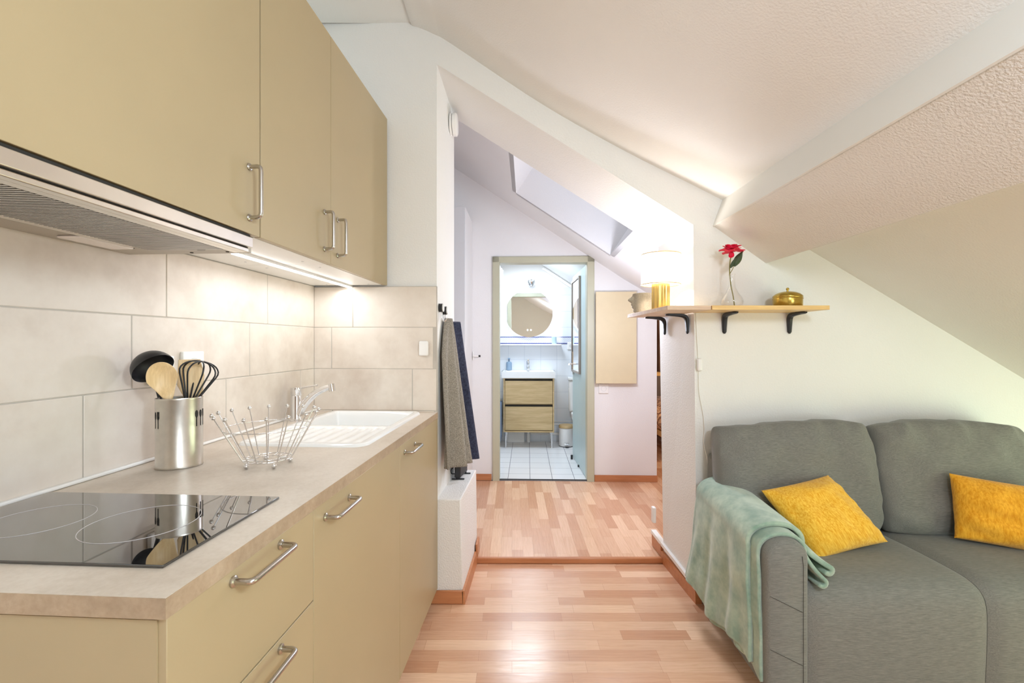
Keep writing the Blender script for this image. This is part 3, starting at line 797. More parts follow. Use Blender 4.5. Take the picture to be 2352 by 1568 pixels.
# utensil holder: oval steel pot seen across its long side
hx, hy, hr = -0.962, 1.165, math.atan2(0.62, 0.78)
uh = thing('utensil_holder', 'oval brushed steel utensil holder with cutlery cut-outs beside the hob', 'utensil holder', K, (hx, hy, WZ))
A_, B_ = 0.0525, 0.040
prof = [(1.0, 0.0), (1.02, 0.003), (1.0, 0.006), (1.0, 0.18), (1.015, 0.1825), (1.0, 0.185), (0.965, 0.184), (0.965, 0.006), (0.0, 0.005)]
b = B(); b.lathe(prof, (hx, hy, WZ + 0.0005), 64, A_, B_, hr); part('pot', b, 'steel', uh, smooth=40)
def onpot(t, z, off=0.0006):
    x, y = (A_ + off) * math.cos(t), (B_ + off) * math.sin(t)
    return (hx + x * math.cos(hr) - y * math.sin(hr), hy + x * math.sin(hr) + y * math.cos(hr), WZ + z)
def potshape(b, t0, outline):
    """outline: (arc offset in m, height) pairs, wrapped on the pot"""
    k = 1 / 0.05
    top = [b.bm.verts.new(onpot(t0 + a * k, z)) for a, z in outline]; inn = [b.bm.verts.new(onpot(t0 + a * k, z, -0.0004)) for a, z in outline]
    b.face(top); b.face(inn[::-1])
    for i in range(len(top)): b.face([top[i], top[(i + 1) % len(top)], inn[(i + 1) % len(top)], inn[i]])
spoon_o = [(-0.0012, 0.108), (0.0012, 0.108), (0.0012, 0.13), (0.004, 0.136), (0.0045, 0.143), (0.003, 0.149), (0, 0.151), (-0.003, 0.149), (-0.0045, 0.143), (-0.004, 0.136), (-0.0012, 0.13)]
fork_o = [(-0.0012, 0.108), (0.0012, 0.108), (0.0012, 0.13), (0.004, 0.135), (0.004, 0.152), (0.0022, 0.152), (0.0022, 0.139), (0.0008, 0.139), (0.0008, 0.152), (-0.0008, 0.152), (-0.0008, 0.139), (-0.0022, 0.139), (-0.0022, 0.152), (-0.004, 0.152), (-0.004, 0.135), (-0.0012, 0.13)]
knife_o = [(-0.0012, 0.106), (0.0012, 0.106), (0.0014, 0.128), (0.003, 0.130), (0.0032, 0.147), (0.001, 0.153), (-0.0012, 0.15)]
for t, oo in ((-2.85, spoon_o), (-2.58, fork_o), (-0.78, spoon_o), (-0.50, spoon_o), (-0.22, fork_o)):
    b = B(); potshape(b, t, oo); part('cutout', b, 'darkgap', uh)

fw = Vector((-0.637, 0.771, 0)); rt = Vector((0.771, 0.637, 0)); upv = Vector((0, 0, 1))
def hp(r_, f_, z): return Vector((hx, hy, WZ)) + rt * r_ + fw * f_ + upv * z
# ladle
ld = thing('ladle', 'black nylon ladle standing upside in the steel holder', 'ladle', K, hp(-0.03, 0.012, 0.006))
cen = hp(-0.063, 0.02, 0.274); ax = (rt * 0.42 - fw * 0.52 - upv * 0.60).normalized()
s1 = ax.orthogonal().normalized(); s2 = ax.cross(s1)
def bowl(u_, v_):
    ph = 2 * PI * u_
    R_, th = (0.049, v_ * 2 * PI / 2 * 0.98) if v_ <= 0.5 else (0.046, (1 - v_) * PI * 0.98)
    return cen + ax * (0.018 - R_ * math.cos(th)) + (s1 * math.cos(ph) + s2 * math.sin(ph)) * R_ * math.sin(th)
b = B(); b.grid(bowl, 40, 25, closeu=True); part('bowl', b, 'black', ld, smooth=60)
b = B(); b.tube(cat([cen - ax * 0.0 + rt * 0.0 + fw * 0.042 - upv * 0.01, hp(-0.05, 0.035, 0.22), hp(-0.03, 0.018, 0.12), hp(-0.01, 0.012, 0.012)], 6), 0.0055, 10); part('handle', b, 'black', ld, smooth=60)
# wooden spoon
ws = thing('wooden_spoon', 'pale wooden spoon leaning at the front of the steel holder', 'spoon', K, hp(-0.01, -0.02, 0.006))
def spoonpt(u_, v_):
    t = v_ ** 1.7
    L = 0.30; s_ = t * L
    wd = 0.0335 * math.sqrt(max(0, 1 - ((s_ - 0.046) / 0.046) ** 2)) if s_ < 0.05 else max(0.0065, 0.0333 - (s_ - 0.05) * 0.42) if s_ < 0.115 else 0.0065
    a = 2 * PI * u_; th = 0.003 if s_ < 0.1 else 0.0055
    x = wd * math.cos(a); y = th * math.sin(a)
    dish = -0.019 * max(0, 1 - ((s_ - 0.046) / 0.05) ** 2) * (1 - (x / 0.036) ** 2)
    top = hp(-0.046, -0.028, 0.280); bot = hp(0.02, 0.0, 0.012)
    dirv = (bot - top).normalized(); side = (rt + upv * 0.28).normalized(); nrm = dirv.cross(side).normalized()
    if nrm.dot(fw) > 0: nrm = -nrm
    return top + dirv * s_ * ((bot - top).length / L) + side * x + nrm * (y + dish)
b = B(); b.grid(spoonpt, 28, 48, closeu=True); part('spoon_head', b, 'bamboo', ws, smooth=70)
# spatula
sp2 = thing('wooden_spatula', 'flat pale wooden spatula behind the whisk in the steel holder', 'spatula', K, hp(0.02, 0.015, 0.006))
out = [(-0.028, 0.285), (0.022, 0.285), (0.03, 0.24), (0.026, 0.2), (0.008, 0.16), (0.007, 0.012), (-0.007, 0.012), (-0.008, 0.16), (-0.032, 0.215)]
b = B(); b.prism(out, lambda p, q, t: tuple(hp(0.028 + p - (q - 0.15) * 0.10 * 0.2, 0.020 + t + (q - 0.15) * 0.06, q)), -0.003, 0.003)
part('blade', b, 'bamboo', sp2, bevel=0.001)
# whisk
wk = thing('whisk', 'black balloon whisk standing in the steel holder', 'whisk', K, hp(0.02, -0.01, 0.006))
wb, wt = hp(0.022, -0.005, 0.165), hp(0.050, -0.012, 0.280)
axw = (wt - wb).normalized()
for k in range(4):
    a = k * PI / 4 + 0.15; sd = (rt * math.cos(a) + fw * math.sin(a)); sd = (sd - axw * sd.dot(axw)).normalized()
    L = (wt - wb).length; pts = []
    for i in range(-14, 15):
        t = i / 14; s_ = 1 - abs(t); x = 0.039 * math.sin(PI * min(1, abs(t) ** 0.9)) ** 0.8 if abs(t) < 0.62 else 0
        ang = (t + 1) / 2
        # teardrop: width largest at 2/3 height
        h = 1 - t * t
        wdt = 0.047 * (1 - (1 - min(1, abs(t) * 1.75)) ** 2) * (1 - max(0, (abs(t) - 0.45) / 0.55) ** 1.4 * 0.82)
        pts.append(wb + axw * L * (1 - abs(t) ** 2.0) + sd * wdt * (1 if t >= 0 else -1))
    b = B(); b.tube(pts, 0.0021, 8); part('wire', b, 'black', wk, smooth=60)
b = B(); b.tube([wb + axw * 0.004, hp(0.012, 0.0, 0.06), hp(0.005, 0.0, 0.012)], [0.007, 0.007, 0.006], 12); part('handle', b, 'black', wk, smooth=60)

# wire fruit basket
bx, by = -0.736, 1.195
wb_ = thing('wire_basket', 'chrome wire fruit basket with ball tips on the worktop', 'basket', K, (bx, by, WZ))
def circ(r, z, n=56): return [(bx + r * math.cos(2 * PI * i / n), by + r * math.sin(2 * PI * i / n), WZ + z) for i in range(n)]
b = B(); b.tube(circ(0.060, 0.018), 0.0016, 8, closed=True); part('base_ring', b, 'chrome', wb_, smooth=60)
b = B(); b.tube(circ(0.032, 0.018), 0.0013, 8, closed=True); part('inner_ring', b, 'chrome', wb_, smooth=60)
b = B(); b.tube(circ(0.1075, 0.104), 0.0014, 8, closed=True); part('rim_ring', b, 'chrome', wb_, smooth=60)
for k in range(16):
    a = 2 * PI * (k + 0.35) / 16; d = Vector((math.cos(a), math.sin(a), 0)); o_ = Vector((bx, by, WZ))
    b = B(); b.tube([o_ + d * 0.032 + upv * 0.016, o_ + d * 0.056 + upv * 0.016, o_ + d * 0.062 + upv * 0.020, o_ + d * 0.127 + upv * 0.139], 0.0015, 8)
    sp_ = part('spoke', b, 'chrome', wb_, smooth=50)
    b = B(); b.ball(o_ + d * 0.1285 + upv * 0.142, 0.0054, 12); part('ball_tip', b, 'chrome', sp_, smooth=180)
for a in (-2.15, -0.75, 0.6, 2.2):
    b = B(); b.ball((bx + 0.055 * math.cos(a), by + 0.055 * math.sin(a), WZ + 0.0072), 0.0067, 14); part('foot', b, 'chrome', wb_, smooth=180)

# ================================================================== jamb: hooks, towels, router, smoke alarm
def jx(wv): return -0.363 + (wv - WY) * (0.032 / 0.405)
for wv, lab in ((2.24, 'black and white suction hook nearer the tiles, holding the tweed towel'), (2.33, 'black and white suction hook holding the navy cloth')):
    x = jx(wv); zz = 1.425 if wv < 2.3 else 1.418
    hk = thing('wall_hook', lab, 'hook', C, (x, wv, zz), 'suction hooks on the jamb')
    b = B(); b.cyl((x + 0.001, wv, zz), (x + 0.018, wv, zz), 0.021); part('pad', b, 'black', hk, smooth=40)
    b = B(); b.cyl((x + 0.0182, wv, zz), (x + 0.024, wv, zz), 0.019); part('cap', b, 'whiteplastic', hk, smooth=40)
    b = B(); b.tube(cat([(x + 0.012, wv, zz - 0.018), (x + 0.014, wv, zz - 0.05), (x + 0.028, wv, zz - 0.066), (x + 0.042, wv, zz - 0.05)], 5), 0.003); part('hook', b, 'chrome', hk, smooth=60)

def hanging(name, mat, lab, zt, zb, w0, w1, bulge_t, bulge_b, seed, nf, skew=0.0, group=None):
    def fn(u_, v_):
        z = zt + (zb + skew * (u_ - 0.5) - zt) * v_
        k = min(1, v_ / 0.24) ** 0.7
        wm = (w0 + w1) / 2
        wv = wm + ((w0 + (w1 - w0) * u_) - wm) * (0.14 + 0.86 * k) * (0.8 + 0.2 * v_)
        bl = (bulge_t + (bulge_b - bulge_t) * v_)
        x = jx(wv) + 0.012 + bl * (math.sin(PI * min(1, u_ * 1.0)) ** 0.7) + 0.026 * v_ ** 0.5 * math.sin(u_ * nf * PI + seed + v_ * 1.3) * (0.4 + v_)
        if v_ < 0.03: z += 0.004
        return (x, wv, z)
    b = B(); b.grid(fn, 40, 60)
    return solo(name, b, mat, lab, 'towel', C, (jx((w0 + w1) / 2) + 0.012, (w0 + w1) / 2, zt), group, smooth=70, solid=0.006)
hanging('tweed_towel', 'tweed', 'grey brown tweed towel hanging on the jamb beside the worktop', 1.372, 0.637, 2.205, 2.44, 0.035, 0.10, 0.4, 7, 0.0)
hanging('navy_cloth', 'navy', 'dark navy cloth hanging behind the tweed towel', 1.365, 0.615, 2.447, 2.61, 0.035, 0.115, 2.0, 4)

rt_ = thing('router', 'black router standing on the white ledge under the towels', 'router', C, (-0.28, 2.55, 0.498))
b = B(); b.hexa([(-0.318, 2.50, 0.51), (-0.284, 2.50, 0.51), (-0.258, 2.64, 0.51), (-0.292, 2.64, 0.51), (-0.318, 2.50, 0.604), (-0.284, 2.50, 0.604), (-0.258, 2.64, 0.604), (-0.292, 2.64, 0.604)]); part('router_case', b, 'black', rt_, bevel=0.006)
for yy, xx in ((2.515, -0.298), (2.625, -0.274)):
    b = B(); b.box(xx - 0.035, xx + 0.035, yy - 0.008, yy + 0.008, 0.4985, 0.504); b.box(xx - 0.012, xx + 0.012, yy - 0.008, yy + 0.008, 0.504, 0.5105); part('foot', b, 'black', rt_, bevel=0.002)
b = B(); b.tube(cat([(-0.318, 2.52, 0.57), (-0.335, 2.50, 0.555), (-0.335, 2.52, 0.53), (-0.32, 2.53, 0.525)], 6), 0.003); part('cable', b, 'black', rt_, smooth=60)

sm_ = thing('smoke_alarm', 'round white smoke alarm high on the left jamb', 'smoke alarm', C, (jx(2.5), 2.5, 2.45))
x = jx(2.5)
b = B(); b.cyl((x + 0.0005, 2.5, 2.45), (x + 0.012, 2.5, 2.45), 0.058, 32); part('mount', b, 'whiteplastic', sm_, smooth=40)
b = B(); b.tube([(x + 0.016, 2.5, 2.45), (x + 0.034, 2.5, 2.45), (x + 0.040, 2.5, 2.45)], [0.06, 0.06, 0.05], 32); part('cover', b, 'whiteplastic', sm_, smooth=40)
b = B(); b.cyl((x + 0.0121, 2.5, 2.45), (x + 0.0159, 2.5, 2.45), 0.05, 24); part('vent_gap', b, 'greyplastic', sm_, smooth=40)

# ================================================================== shelf on the wall corner
SZ0, SZ1 = 1.397, 1.415
def bracket(parent, p, d, arm=0.115, leg=0.10):
    """p: top corner on the wall; d: horizontal direction away from the wall."""
    p, d = Vector(p), Vector(d).normalized(); s_ = Vector((-d.y, d.x, 0))
    b = B(); pts = cat([p + d * arm + upv * -0.006, p + d * arm * 0.55 - upv * 0.008, p + d * 0.028 - upv * 0.012, p + d * 0.012 - upv * 0.026, p + d * 0.008 - upv * leg * 0.6, p + d * 0.007 - upv * leg], 5)
    n = len(pts)
    for i, q in enumerate(pts[:-1]):
        pass
    rings = []
    for i, q in enumerate(pts):
        t = (pts[min(i + 1, n - 1)] - pts[max(i - 1, 0)]).normalized(); nn = t.cross(s_)
        f = i / (n - 1); hw = 0.0125 * (0.55 + 0.45 * math.sin(PI * min(1, 0.15 + f * 0.85)) ** 0.5); th = 0.0052 + 0.004 * math.sin(PI * f) ** 2
        if i in (0, n - 1): hw *= 0.5; th *= 0.6
        rings.append([b.bm.verts.new(q + s_ * hw * a_ + nn * th * c_) for a_, c_ in ((1, -1), (1, 0.2), (0.45, 1), (-0.45, 1), (-1, 0.2), (-1, -1))])
    for A, Q in zip(rings, rings[1:]):
        for k in range(6): b.face([A[k], A[(k + 1) % 6], Q[(k + 1) % 6], Q[k]])
    b.face(rings[0][::-1]); b.face(rings[-1])
    part('bracket', b, 'blackmetal', parent, smooth=35)
s1_ = thing('wall_shelf', 'short pale pine shelf wrapping the wall corner under the lamp', 'shelf', C, (0.76, 2.28, SZ0))
b = B(); b.hexa([(0.676, 1.980, SZ0), (0.868, 1.980, SZ0), (0.868, WY - 0.001, SZ0), (0.676, WY - 0.001, SZ0), (0.676, 1.980, SZ1), (0.868, 1.980, SZ1), (0.868, WY - 0.001, SZ1), (0.676, WY - 0.001, SZ1)])
b = B()
V = [(0.676, 1.980), (0.867, 1.980), (0.867, WY), (0.845, 2.595), (0.660, 2.60)]
b.prism(V, lambda p, q, t: (p, q, t), SZ0, SZ1); part('board', b, 'palepine', s1_, bevel=0.001)
for wv in (2.245, 2.505): bracket(s1_, (0.8765 - (wv - WY) * 0.094, wv, SZ0), (-1, 0.0, 0))
s2_ = thing('wall_shelf', 'long honey pine shelf on the wall above the sofa', 'shelf', C, (1.12, 2.1, SZ0))
b = B(); b.box(0.870, 1.381, 1.977, WY - 0.001, SZ0, SZ1 + 0.0005); part('board', b, 'pine', s2_, bevel=0.001)
for u_ in (1.022, 1.335): bracket(s2_, (u_, WY - 0.001, SZ0), (0, -1, 0), arm=0.13)

lp = thing('table_lamp', 'lit white drum lamp on a fluted gold base on the corner shelf', 'lamp', C, (0.735, 2.25, SZ1))
b = B(); b.lathe([(0.0, 0), (0.040, 0), (0.042, 0.004), (0.042, 0.128), (0.0, 0.13)], (0.735, 2.25, SZ1 + 0.0003), 96, wob=lambda a, z: 1 + 0.05 * math.cos(a * 12)); part('lamp_base', b, 'gold', lp, smooth=50)
b = B(); b.grid(lambda u_, v_: (0.735 + 0.093 * math.cos(2 * PI * u_), 2.25 + 0.093 * math.sin(2 * PI * u_), SZ1 + 0.125 + 0.148 * v_), 64, 2, closeu=True); sh = part('lamp_shade', b, 'shade', lp, smooth=60, solid=0.0015)
for z in (0.125, 0.273):
    b = B(); b.tube([(0.735 + 0.0935 * math.cos(2 * PI * i / 64), 2.25 + 0.0935 * math.sin(2 * PI * i / 64), SZ1 + z) for i in range(64)], 0.0018, 6, closed=True); part('trim_band', b, 'gold', sh, smooth=60)
b = B(); b.tube(cat([(0.775, 2.255, SZ1 + 0.004), (0.82, 2.26, SZ1 + 0.03), (0.848, 2.255, SZ1 + 0.075), (0.860, 2.235, SZ1 + 0.05), (0.868, 2.21, SZ1 + 0.012), (0.884, 2.188, SZ1 + 0.001), (0.886, 2.188, SZ0 - 0.02), (0.889, 2.188, 1.30), (0.896, 2.188, 1.18)], 6), 0.0022, 8); cd = part('cord', b, 'whiteplastic', lp, smooth=60)
b = B(); b.box(0.885, 0.911, 2.168, 2.186, 1.118, 1.180); swb = part('cord_switch', b, 'whiteplastic', cd, bevel=0.008, seg=3)
b = B(); b.tube(cat([(0.898, 2.188, 1.12), (0.900, 2.188, 1.02), (0.918, 2.188, 0.92), (0.926, 2.187, 0.84), (0.922, 2.186, 0.77), (0.935, 2.18, 0.70), (0.95, 2.185, 0.6)], 6), 0.0022, 8); part('cord', b, 'whiteplastic', lp, smooth=60)

fp = thing('face_planter', 'speckled stoneware pot shaped like a face beside the lamp', 'planter', C, (0.715, 2.48, SZ1))
def headw(a, z):
    d = (a - PI + 0.2 + PI) % (2 * PI) - PI; k = 1.0
    nose = 0.50 * math.exp(-((d) / 0.20) ** 2) * math.exp(-((z - 0.070) / 0.016) ** 2)
    lips = 0.24 * math.exp(-((d) / 0.32) ** 2) * (math.exp(-((z - 0.044) / 0.007) ** 2) + math.exp(-((z - 0.030) / 0.007) ** 2))
    chin = 0.20 * math.exp(-((d) / 0.4) ** 2) * math.exp(-((z - 0.010) / 0.010) ** 2)
    eye = -0.10 * math.exp(-((abs(d) - 0.42) / 0.16) ** 2) * math.exp(-((z - 0.085) / 0.012) ** 2)
    return k + nose + lips + chin + eye
pr = [(0.0, 0), (0.036, 0.0)] + [(0.042 + 0.013 * math.sin(min(1, z / 0.09) * PI / 2), z) for z in [i * 0.0045 for i in range(1, 24)]] + [(0.050, 0.106), (0.048, 0.06), (0.0, 0.055)]
b = B(); b.lathe(pr, (0.715, 2.48, SZ1 + 0.0003), 72, wob=headw); part('pot', b, 'stoneware', fp, smooth=60)

# vase with one flower
vx, vy = 1.005, 2.08
vs = thing('bud_vase', 'clear glass bud vase on the honey pine shelf', 'vase', C, (vx, vy, SZ1))
pr = [(0.0, 0.0), (0.030, 0.0), (0.046, 0.010), (0.050, 0.024), (0.044, 0.044), (0.028, 0.066), (0.017, 0.088), (0.0135, 0.115), (0.0135, 0.145), (0.0155, 0.152), (0.0135, 0.150), (0.0118, 0.142), (0.0118, 0.115), (0.015, 0.09), (0.026, 0.066), (0.041, 0.044), (0.0468, 0.024), (0.043, 0.012), (0.028, 0.004), (0.0, 0.004)]
b = B(); b.lathe(pr, (vx, vy, SZ1 + 0.0005), 48); part('vessel', b, 'glass', vs, smooth=60)
fl = thing('artificial_flower', 'crimson flower on a thin stem standing in the glass vase', 'flower', C, (vx + 0.006, vy, SZ1 + 0.006))
fc = Vector((vx - 0.003, vy - 0.004, 1.668))
b = B(); b.tube(cat([(vx + 0.012, vy, SZ1 + 0.006), (vx + 0.006, vy, SZ1 + 0.05), (vx - 0.004, vy, SZ1 + 0.10), (vx - 0.010, vy, SZ1 + 0.16), (vx - 0.008, vy, SZ1 + 0.21), fc - upv * 0.008], 6), 0.0026, 8)
b.tube(cat([(vx - 0.008, vy, SZ1 + 0.155), (vx + 0.004, vy - 0.004, SZ1 + 0.18), (vx + 0.006, vy - 0.006, SZ1 + 0.205)], 5), 0.0016, 8); part('stem', b, 'stem', fl, smooth=60)
def petal(az, el, L, wd, cup, seed):
    d0 = Vector((math.cos(az), math.sin(az), 0)); s_ = Vector((-math.sin(az), math.cos(az), 0))
    def fn(u_, v_):
        e = el - cup * v_ * 0.5
        r = L * v_; wv = wd * (math.sin(PI * min(1, 0.12 + v_ * 0.80)) ** 0.8) * (1 if v_ < 0.9 else 0.85); t = (u_ - 0.5) * 2
        dirv = d0 * math.cos(e) + upv * math.sin(e); nrm = -d0 * math.sin(e) + upv * math.cos(e)
        return fc + dirv * (0.004 + r) + s_ * t * wv + nrm * (0.25 * wv * t * t + 0.003 * math.sin(6 * v_ + seed))
    b = B(); b.grid(fn, 7, 10); part('petal', b, 'red', fl, smooth=80, solid=0.0008)
for k in range(8): petal(2 * PI * k / 8 + 0.2, 0.22 + 0.12 * math.sin(k * 2.3), 0.056 + 0.006 * math.sin(k * 1.7), 0.020, 0.35, k)
for k in range(6): petal(2 * PI * k / 6 + 0.5, 0.75, 0.044, 0.017, 0.3, k)
for k in range(4): petal(2 * PI * k / 4 + 0.1, 1.15, 0.030, 0.012, 0.1, k)
petal(-2.1, -1.15, 0.034, 0.012, -0.3, 1)
b = B(); b.grid(lambda u_, v_: Vector((vx + 0.004 + 0.040 * v_ + (u_ - 0.5) * 0.028 * math.sin(PI * (0.08 + 0.9 * v_)), vy - 0.012 + 0.004 * math.cos(u_ * 6), SZ1 + 0.185 + 0.068 * v_ - (u_ - 0.5) * 0.016 * math.sin(PI * (0.08 + 0.9 * v_)))), 7, 12); part('leaf', b, 'green', fl, smooth=80, solid=0.0008)
b = B(); b.grid(lambda u_, v_: Vector((vx - 0.010 + 0.026 * v_ + (u_ - 0.5) * 0.020 * math.sin(PI * (0.08 + 0.9 * v_)), vy - 0.010, SZ1 + 0.178 + 0.05 * v_)), 7, 12); part('leaf', b, 'green', fl, smooth=80, solid=0.0008)

pt_ = thing('brass_pot', 'round lidded brass pot on the honey pine shelf', 'pot', C, (1.263, 2.085, SZ1))
b = B(); b.lathe([(0.0, 0), (0.058, 0), (0.0605, 0.004), (0.0605, 0.036), (0.0, 0.037)], (1.263, 2.085, SZ1 + 0.0007), 64); part('pot_body', b, 'brass', pt_, smooth=40)
b = B(); b.lathe([(0.062, 0.0355), (0.0625, 0.040), (0.0605, 0.043), (0.062, 0.047), (0.060, 0.052), (0.050, 0.061), (0.034, 0.068), (0.016, 0.072), (0.0, 0.073)], (1.263, 2.085, SZ1 + 0.0007), 64); lid = part('lid', b, 'brass', pt_, smooth=50)
b = B(); b.lathe([(0.005, 0.072), (0.0035, 0.076), (0.0065, 0.081), (0.0068, 0.085), (0.004, 0.089), (0.0, 0.090)], (1.263, 2.085, SZ1 + 0.0007), 20); part('knob', b, 'brass', lid, smooth=60)

b = B(); b.box(0.822, 0.842, 2.655, 2.69, 0.20, 0.29); solo('hall_socket', b, 'whiteplastic', 'white socket low on the far edge of the right jamb', 'socket', C, (0.842, 2.67, 0.24), bevel=0.004)

# ================================================================== sofa
sf = thing('sofa', 'two-seat grey green fabric sofa against the wall', 'sofa', C, (1.62, 1.85, 0))
def arm(u0, u1, inner):
    """rounded panel arm"""
    pr = []
    r = 0.062
    w_ = u1 - u0
    pts2 = [(u0 + 0.004, 0.07), (u0, 0.12), (u0 - 0.002, 0.40)]
    def fn(u_, v_):
        wv = 1.54 + (2.172 - 1.54) * v_; sh_ = -0.018 * (1 - v_)
        zt = 0.580 + 0.032 * v_
        a = u_ * 3.0
        if a < 1: return (u0 + sh_, wv, 0.07 + (zt - r - 0.07) * a)
        if a < 2:
            t = (a - 1) * PI; k = w_ / 2
            return (u0 + sh_ + k - k * math.cos(t), wv, zt - r + r * math.sin(t) ** 0.8)
        return (u1 + sh_, wv, zt - r + (0.07 - zt + r) * (a - 2))
    return fn
def arm_mesh(u0, u1):
    b = B(); n = 37; f = arm(u0, u1, 0)
    rows = []
    for wk, off in ((0.0, 0.012), (0.012, 0.003), (0.035, 0.0), (0.5, 0.0), (0.97, 0.0), (0.99, 0.004), (1.0, 0.014)):
        row = []
        cx_ = (u0 + u1) / 2 - 0.018 * (1 - wk)
        for i in range(n):
            p = Vector(f(i / (n - 1), wk)); c_ = Vector((cx_, p.y, min(p.z, 0.5)))
            d = c_ - p; d.y = 0
            if off and d.length > 1e-6: p += d.normalized() * off
            row.append(b.bm.verts.new(p))
        rows.append(row)
    for A, Q in zip(rows, rows[1:]):
        for i in range(n - 1): b.face([A[i], A[i + 1], Q[i + 1], Q[i]])
        b.face([A[0], Q[0], Q[-1], A[-1]])
    b.face(rows[0]); b.face(rows[-1][::-1])
    return b
for u0, u1 in ((0.882, 1.026), (2.212, 2.356)):
    a_ = part('arm', arm_mesh(u0, u1), 'sofa', sf, smooth=50)
    b = B(); ui = u1 - 0.040 if u0 < 1 else u0 + 0.004
    b.tube([(ui, 1.5385, 0.075), (ui, 1.5385, 0.50), (ui - 0.004, 1.539, 0.53)], 0.0009, 6)
    for k in (0.18, 0.36): b.tube([(u0 - 0.008, 1.5388, k + 0.035), (ui, 1.5385, k - 0.02)], 0.0008, 6)
    part('seam', b, 'sofadark', a_)
b = B(); b.box(0.93, 2.31, 2.085, 2.18, 0.07, 0.73); part('back_frame', b, 'sofa', sf, bevel=0.02, seg=3)
b = B(); b.box(1.03, 2.18, 1.60, 2.08, 0.07, 0.20); part('seat_frame', b, 'sofa', sf, bevel=0.01)
prof = cat([(2.06, 0.425, 0), (1.85, 0.432, 0), (1.66, 0.430, 0), (1.592, 0.418, 0), (1.556, 0.392, 0), (1.540, 0.345, 0), (1.538, 0.25, 0), (1.544, 0.09, 0)], 8)
for u0, u1 in ((1.006, 1.618), (1.620, 2.205)):
    b = B(); n = 21; R_ = []
    for j in range(n):
        t = j / (n - 1); e = min(t, 1 - t) * (u1 - u0); row = []
        ins = 0.012 * max(0, 1 - e / 0.03) ** 2
        for i, p in enumerate(prof):
            q = prof[min(i + 1, len(prof) - 1)] - prof[max(i - 1, 0)]; nn = Vector((q.y, -q.x, 0)).normalized()
            if nn.y < 0 and i < 5: nn = -nn
            if i > len(prof) * 0.45 and nn.x > 0: nn = -nn
            pp = p - nn * ins + nn * 0.006 * math.sin(PI * t)
            row.append(b.bm.verts.new((u0 + (u1 - u0) * t, pp.x, pp.y)))
        R_.append(row)
    for A, Q in zip(R_, R_[1:]):
        for i in range(len(A) - 1): b.face([A[i], A[i + 1], Q[i + 1], Q[i]])
    for row, f in ((R_[0], 1), (R_[-1], -1)):
        lo = [b.bm.verts.new((row[0].co.x, 2.06, 0.10))]
        b.face(row + lo)
    part('seat_cushion', b, 'sofa', sf, smooth=60)
def back_fold(sd):
    def f(x, y):
        top = max(0, y) ** 3
        k = 0.012 * top * math.sin(x * 9 + sd) + 0.008 * top * math.sin(x * 19 + sd * 2 + y * 4) + 0.007 * max(0, y - 0.15) * max(0.0, math.sin(x * 26 + sd * 3 + y * 7 * math.sin(x * 3))) ** 3 * (1 - max(abs(x), abs(y)) ** 8)
        return Vector((0, -k, 0.012 * top * math.sin(x * 2.2 + sd)))
    return f
for u0, u1, sd in ((0.915, 1.606, 0.3), (1.612, 2.305, 1.9)):
    b = B(); hgt = 0.238; tilt = 0.21
    b.cushion(((u0 + u1) / 2, 2.033, 0.655), ((u1 - u0) / 2, 0, 0), (0, hgt * math.sin(tilt), hgt * math.cos(tilt)), (0, -0.088 * math.cos(tilt), 0.088 * math.sin(tilt)), n=44, p=5, q=0.32, pinch=-0.02, round_=0.045, wr=0.020, seed=sd, fold=back_fold(sd))
    part('back_cushion', b, 'sofa', sf, smooth=80)
for u_ in (0.95, 2.29):
    for wv in (1.62, 2.12):
        b = B(); b.cyl((u_, wv, 0.0), (u_, wv, 0.07), 0.02, 16); part('leg', b, 'black', sf, smooth=40)

# fleece blanket over the near arm: two layers of one folded blanket
bl = thing('fleece_blanket', 'sage green fleece blanket draped over the sofa arm', 'blanket', C, (0.93, 1.85, 0.62))
def drape(w_back, w_front, off, zb0, zb1, inz, seed, spread):
    def fn(u_, v_):
        wv = w_back + (w_front - w_back) * v_
        vb = (2.172 - wv) / 0.6
        zt = 0.612 - 0.032 * vb + off
        uo = 0.882 - off - 0.018 * vb; ui = 1.026 + off - 0.018 * vb
        zb = zb0 + (zb1 - zb0) * v_ + 0.02 * math.sin(v_ * 9 + seed)
        r = 0.07
        if u_ < 0.58:                       # outside fall
            t = 1 - u_ / 0.58               # 1 at hem
            z = (zt - r) + (zb - zt + r) * t
            flare = (0.055 - 0.058 * v_) * t ** 1.2
            fold = (0.009 * t ** 0.6 * math.sin(v_ * 19 + seed + 1.6 * t) + 0.004 * t * math.sin(v_ * 37 + seed)) * min(1, 6 * (1 - v_) + 0.25)
            p = Vector((uo - flare + fold, wv - 0.03 * t * (v_ - 0.6), z))
        elif u_ < 0.80:                     # over the top
            t = (u_ - 0.58) / 0.22 * PI; k = (ui - uo) / 2
            p = Vector((uo + k - k * math.cos(t), wv, zt - r + r * math.sin(t) ** 0.8))
        else:                               # inside, sliding on to the seat
            t = (u_ - 0.80) / 0.20
            tt = min(t / 0.72, 1.0)
            p = Vector((ui + 0.014 * tt + spread * tt * tt, wv - 0.035 * tt + 0.012 * tt * math.sin(v_ * 10), (zt - r) + (inz - zt + r) * tt + 0.006 * math.sin(v_ * 12) * tt))
            if t > 0.72:
                a_ = (t - 0.72) / 0.28 * PI; rr = 0.013
                p += Vector((0.55, 0, -0.83)) * rr * math.sin(a_) + Vector((-0.83, 0, -0.55)) * rr * (1 - math.cos(a_))
        nz_ = noise.noise(Vector((p.y * 9, p.z * 9, seed))) * 0.006
        p.x -= nz_ * (1 if u_ < 0.58 else 0.3); p.z += nz_ * 0.5
        return p
    return fn
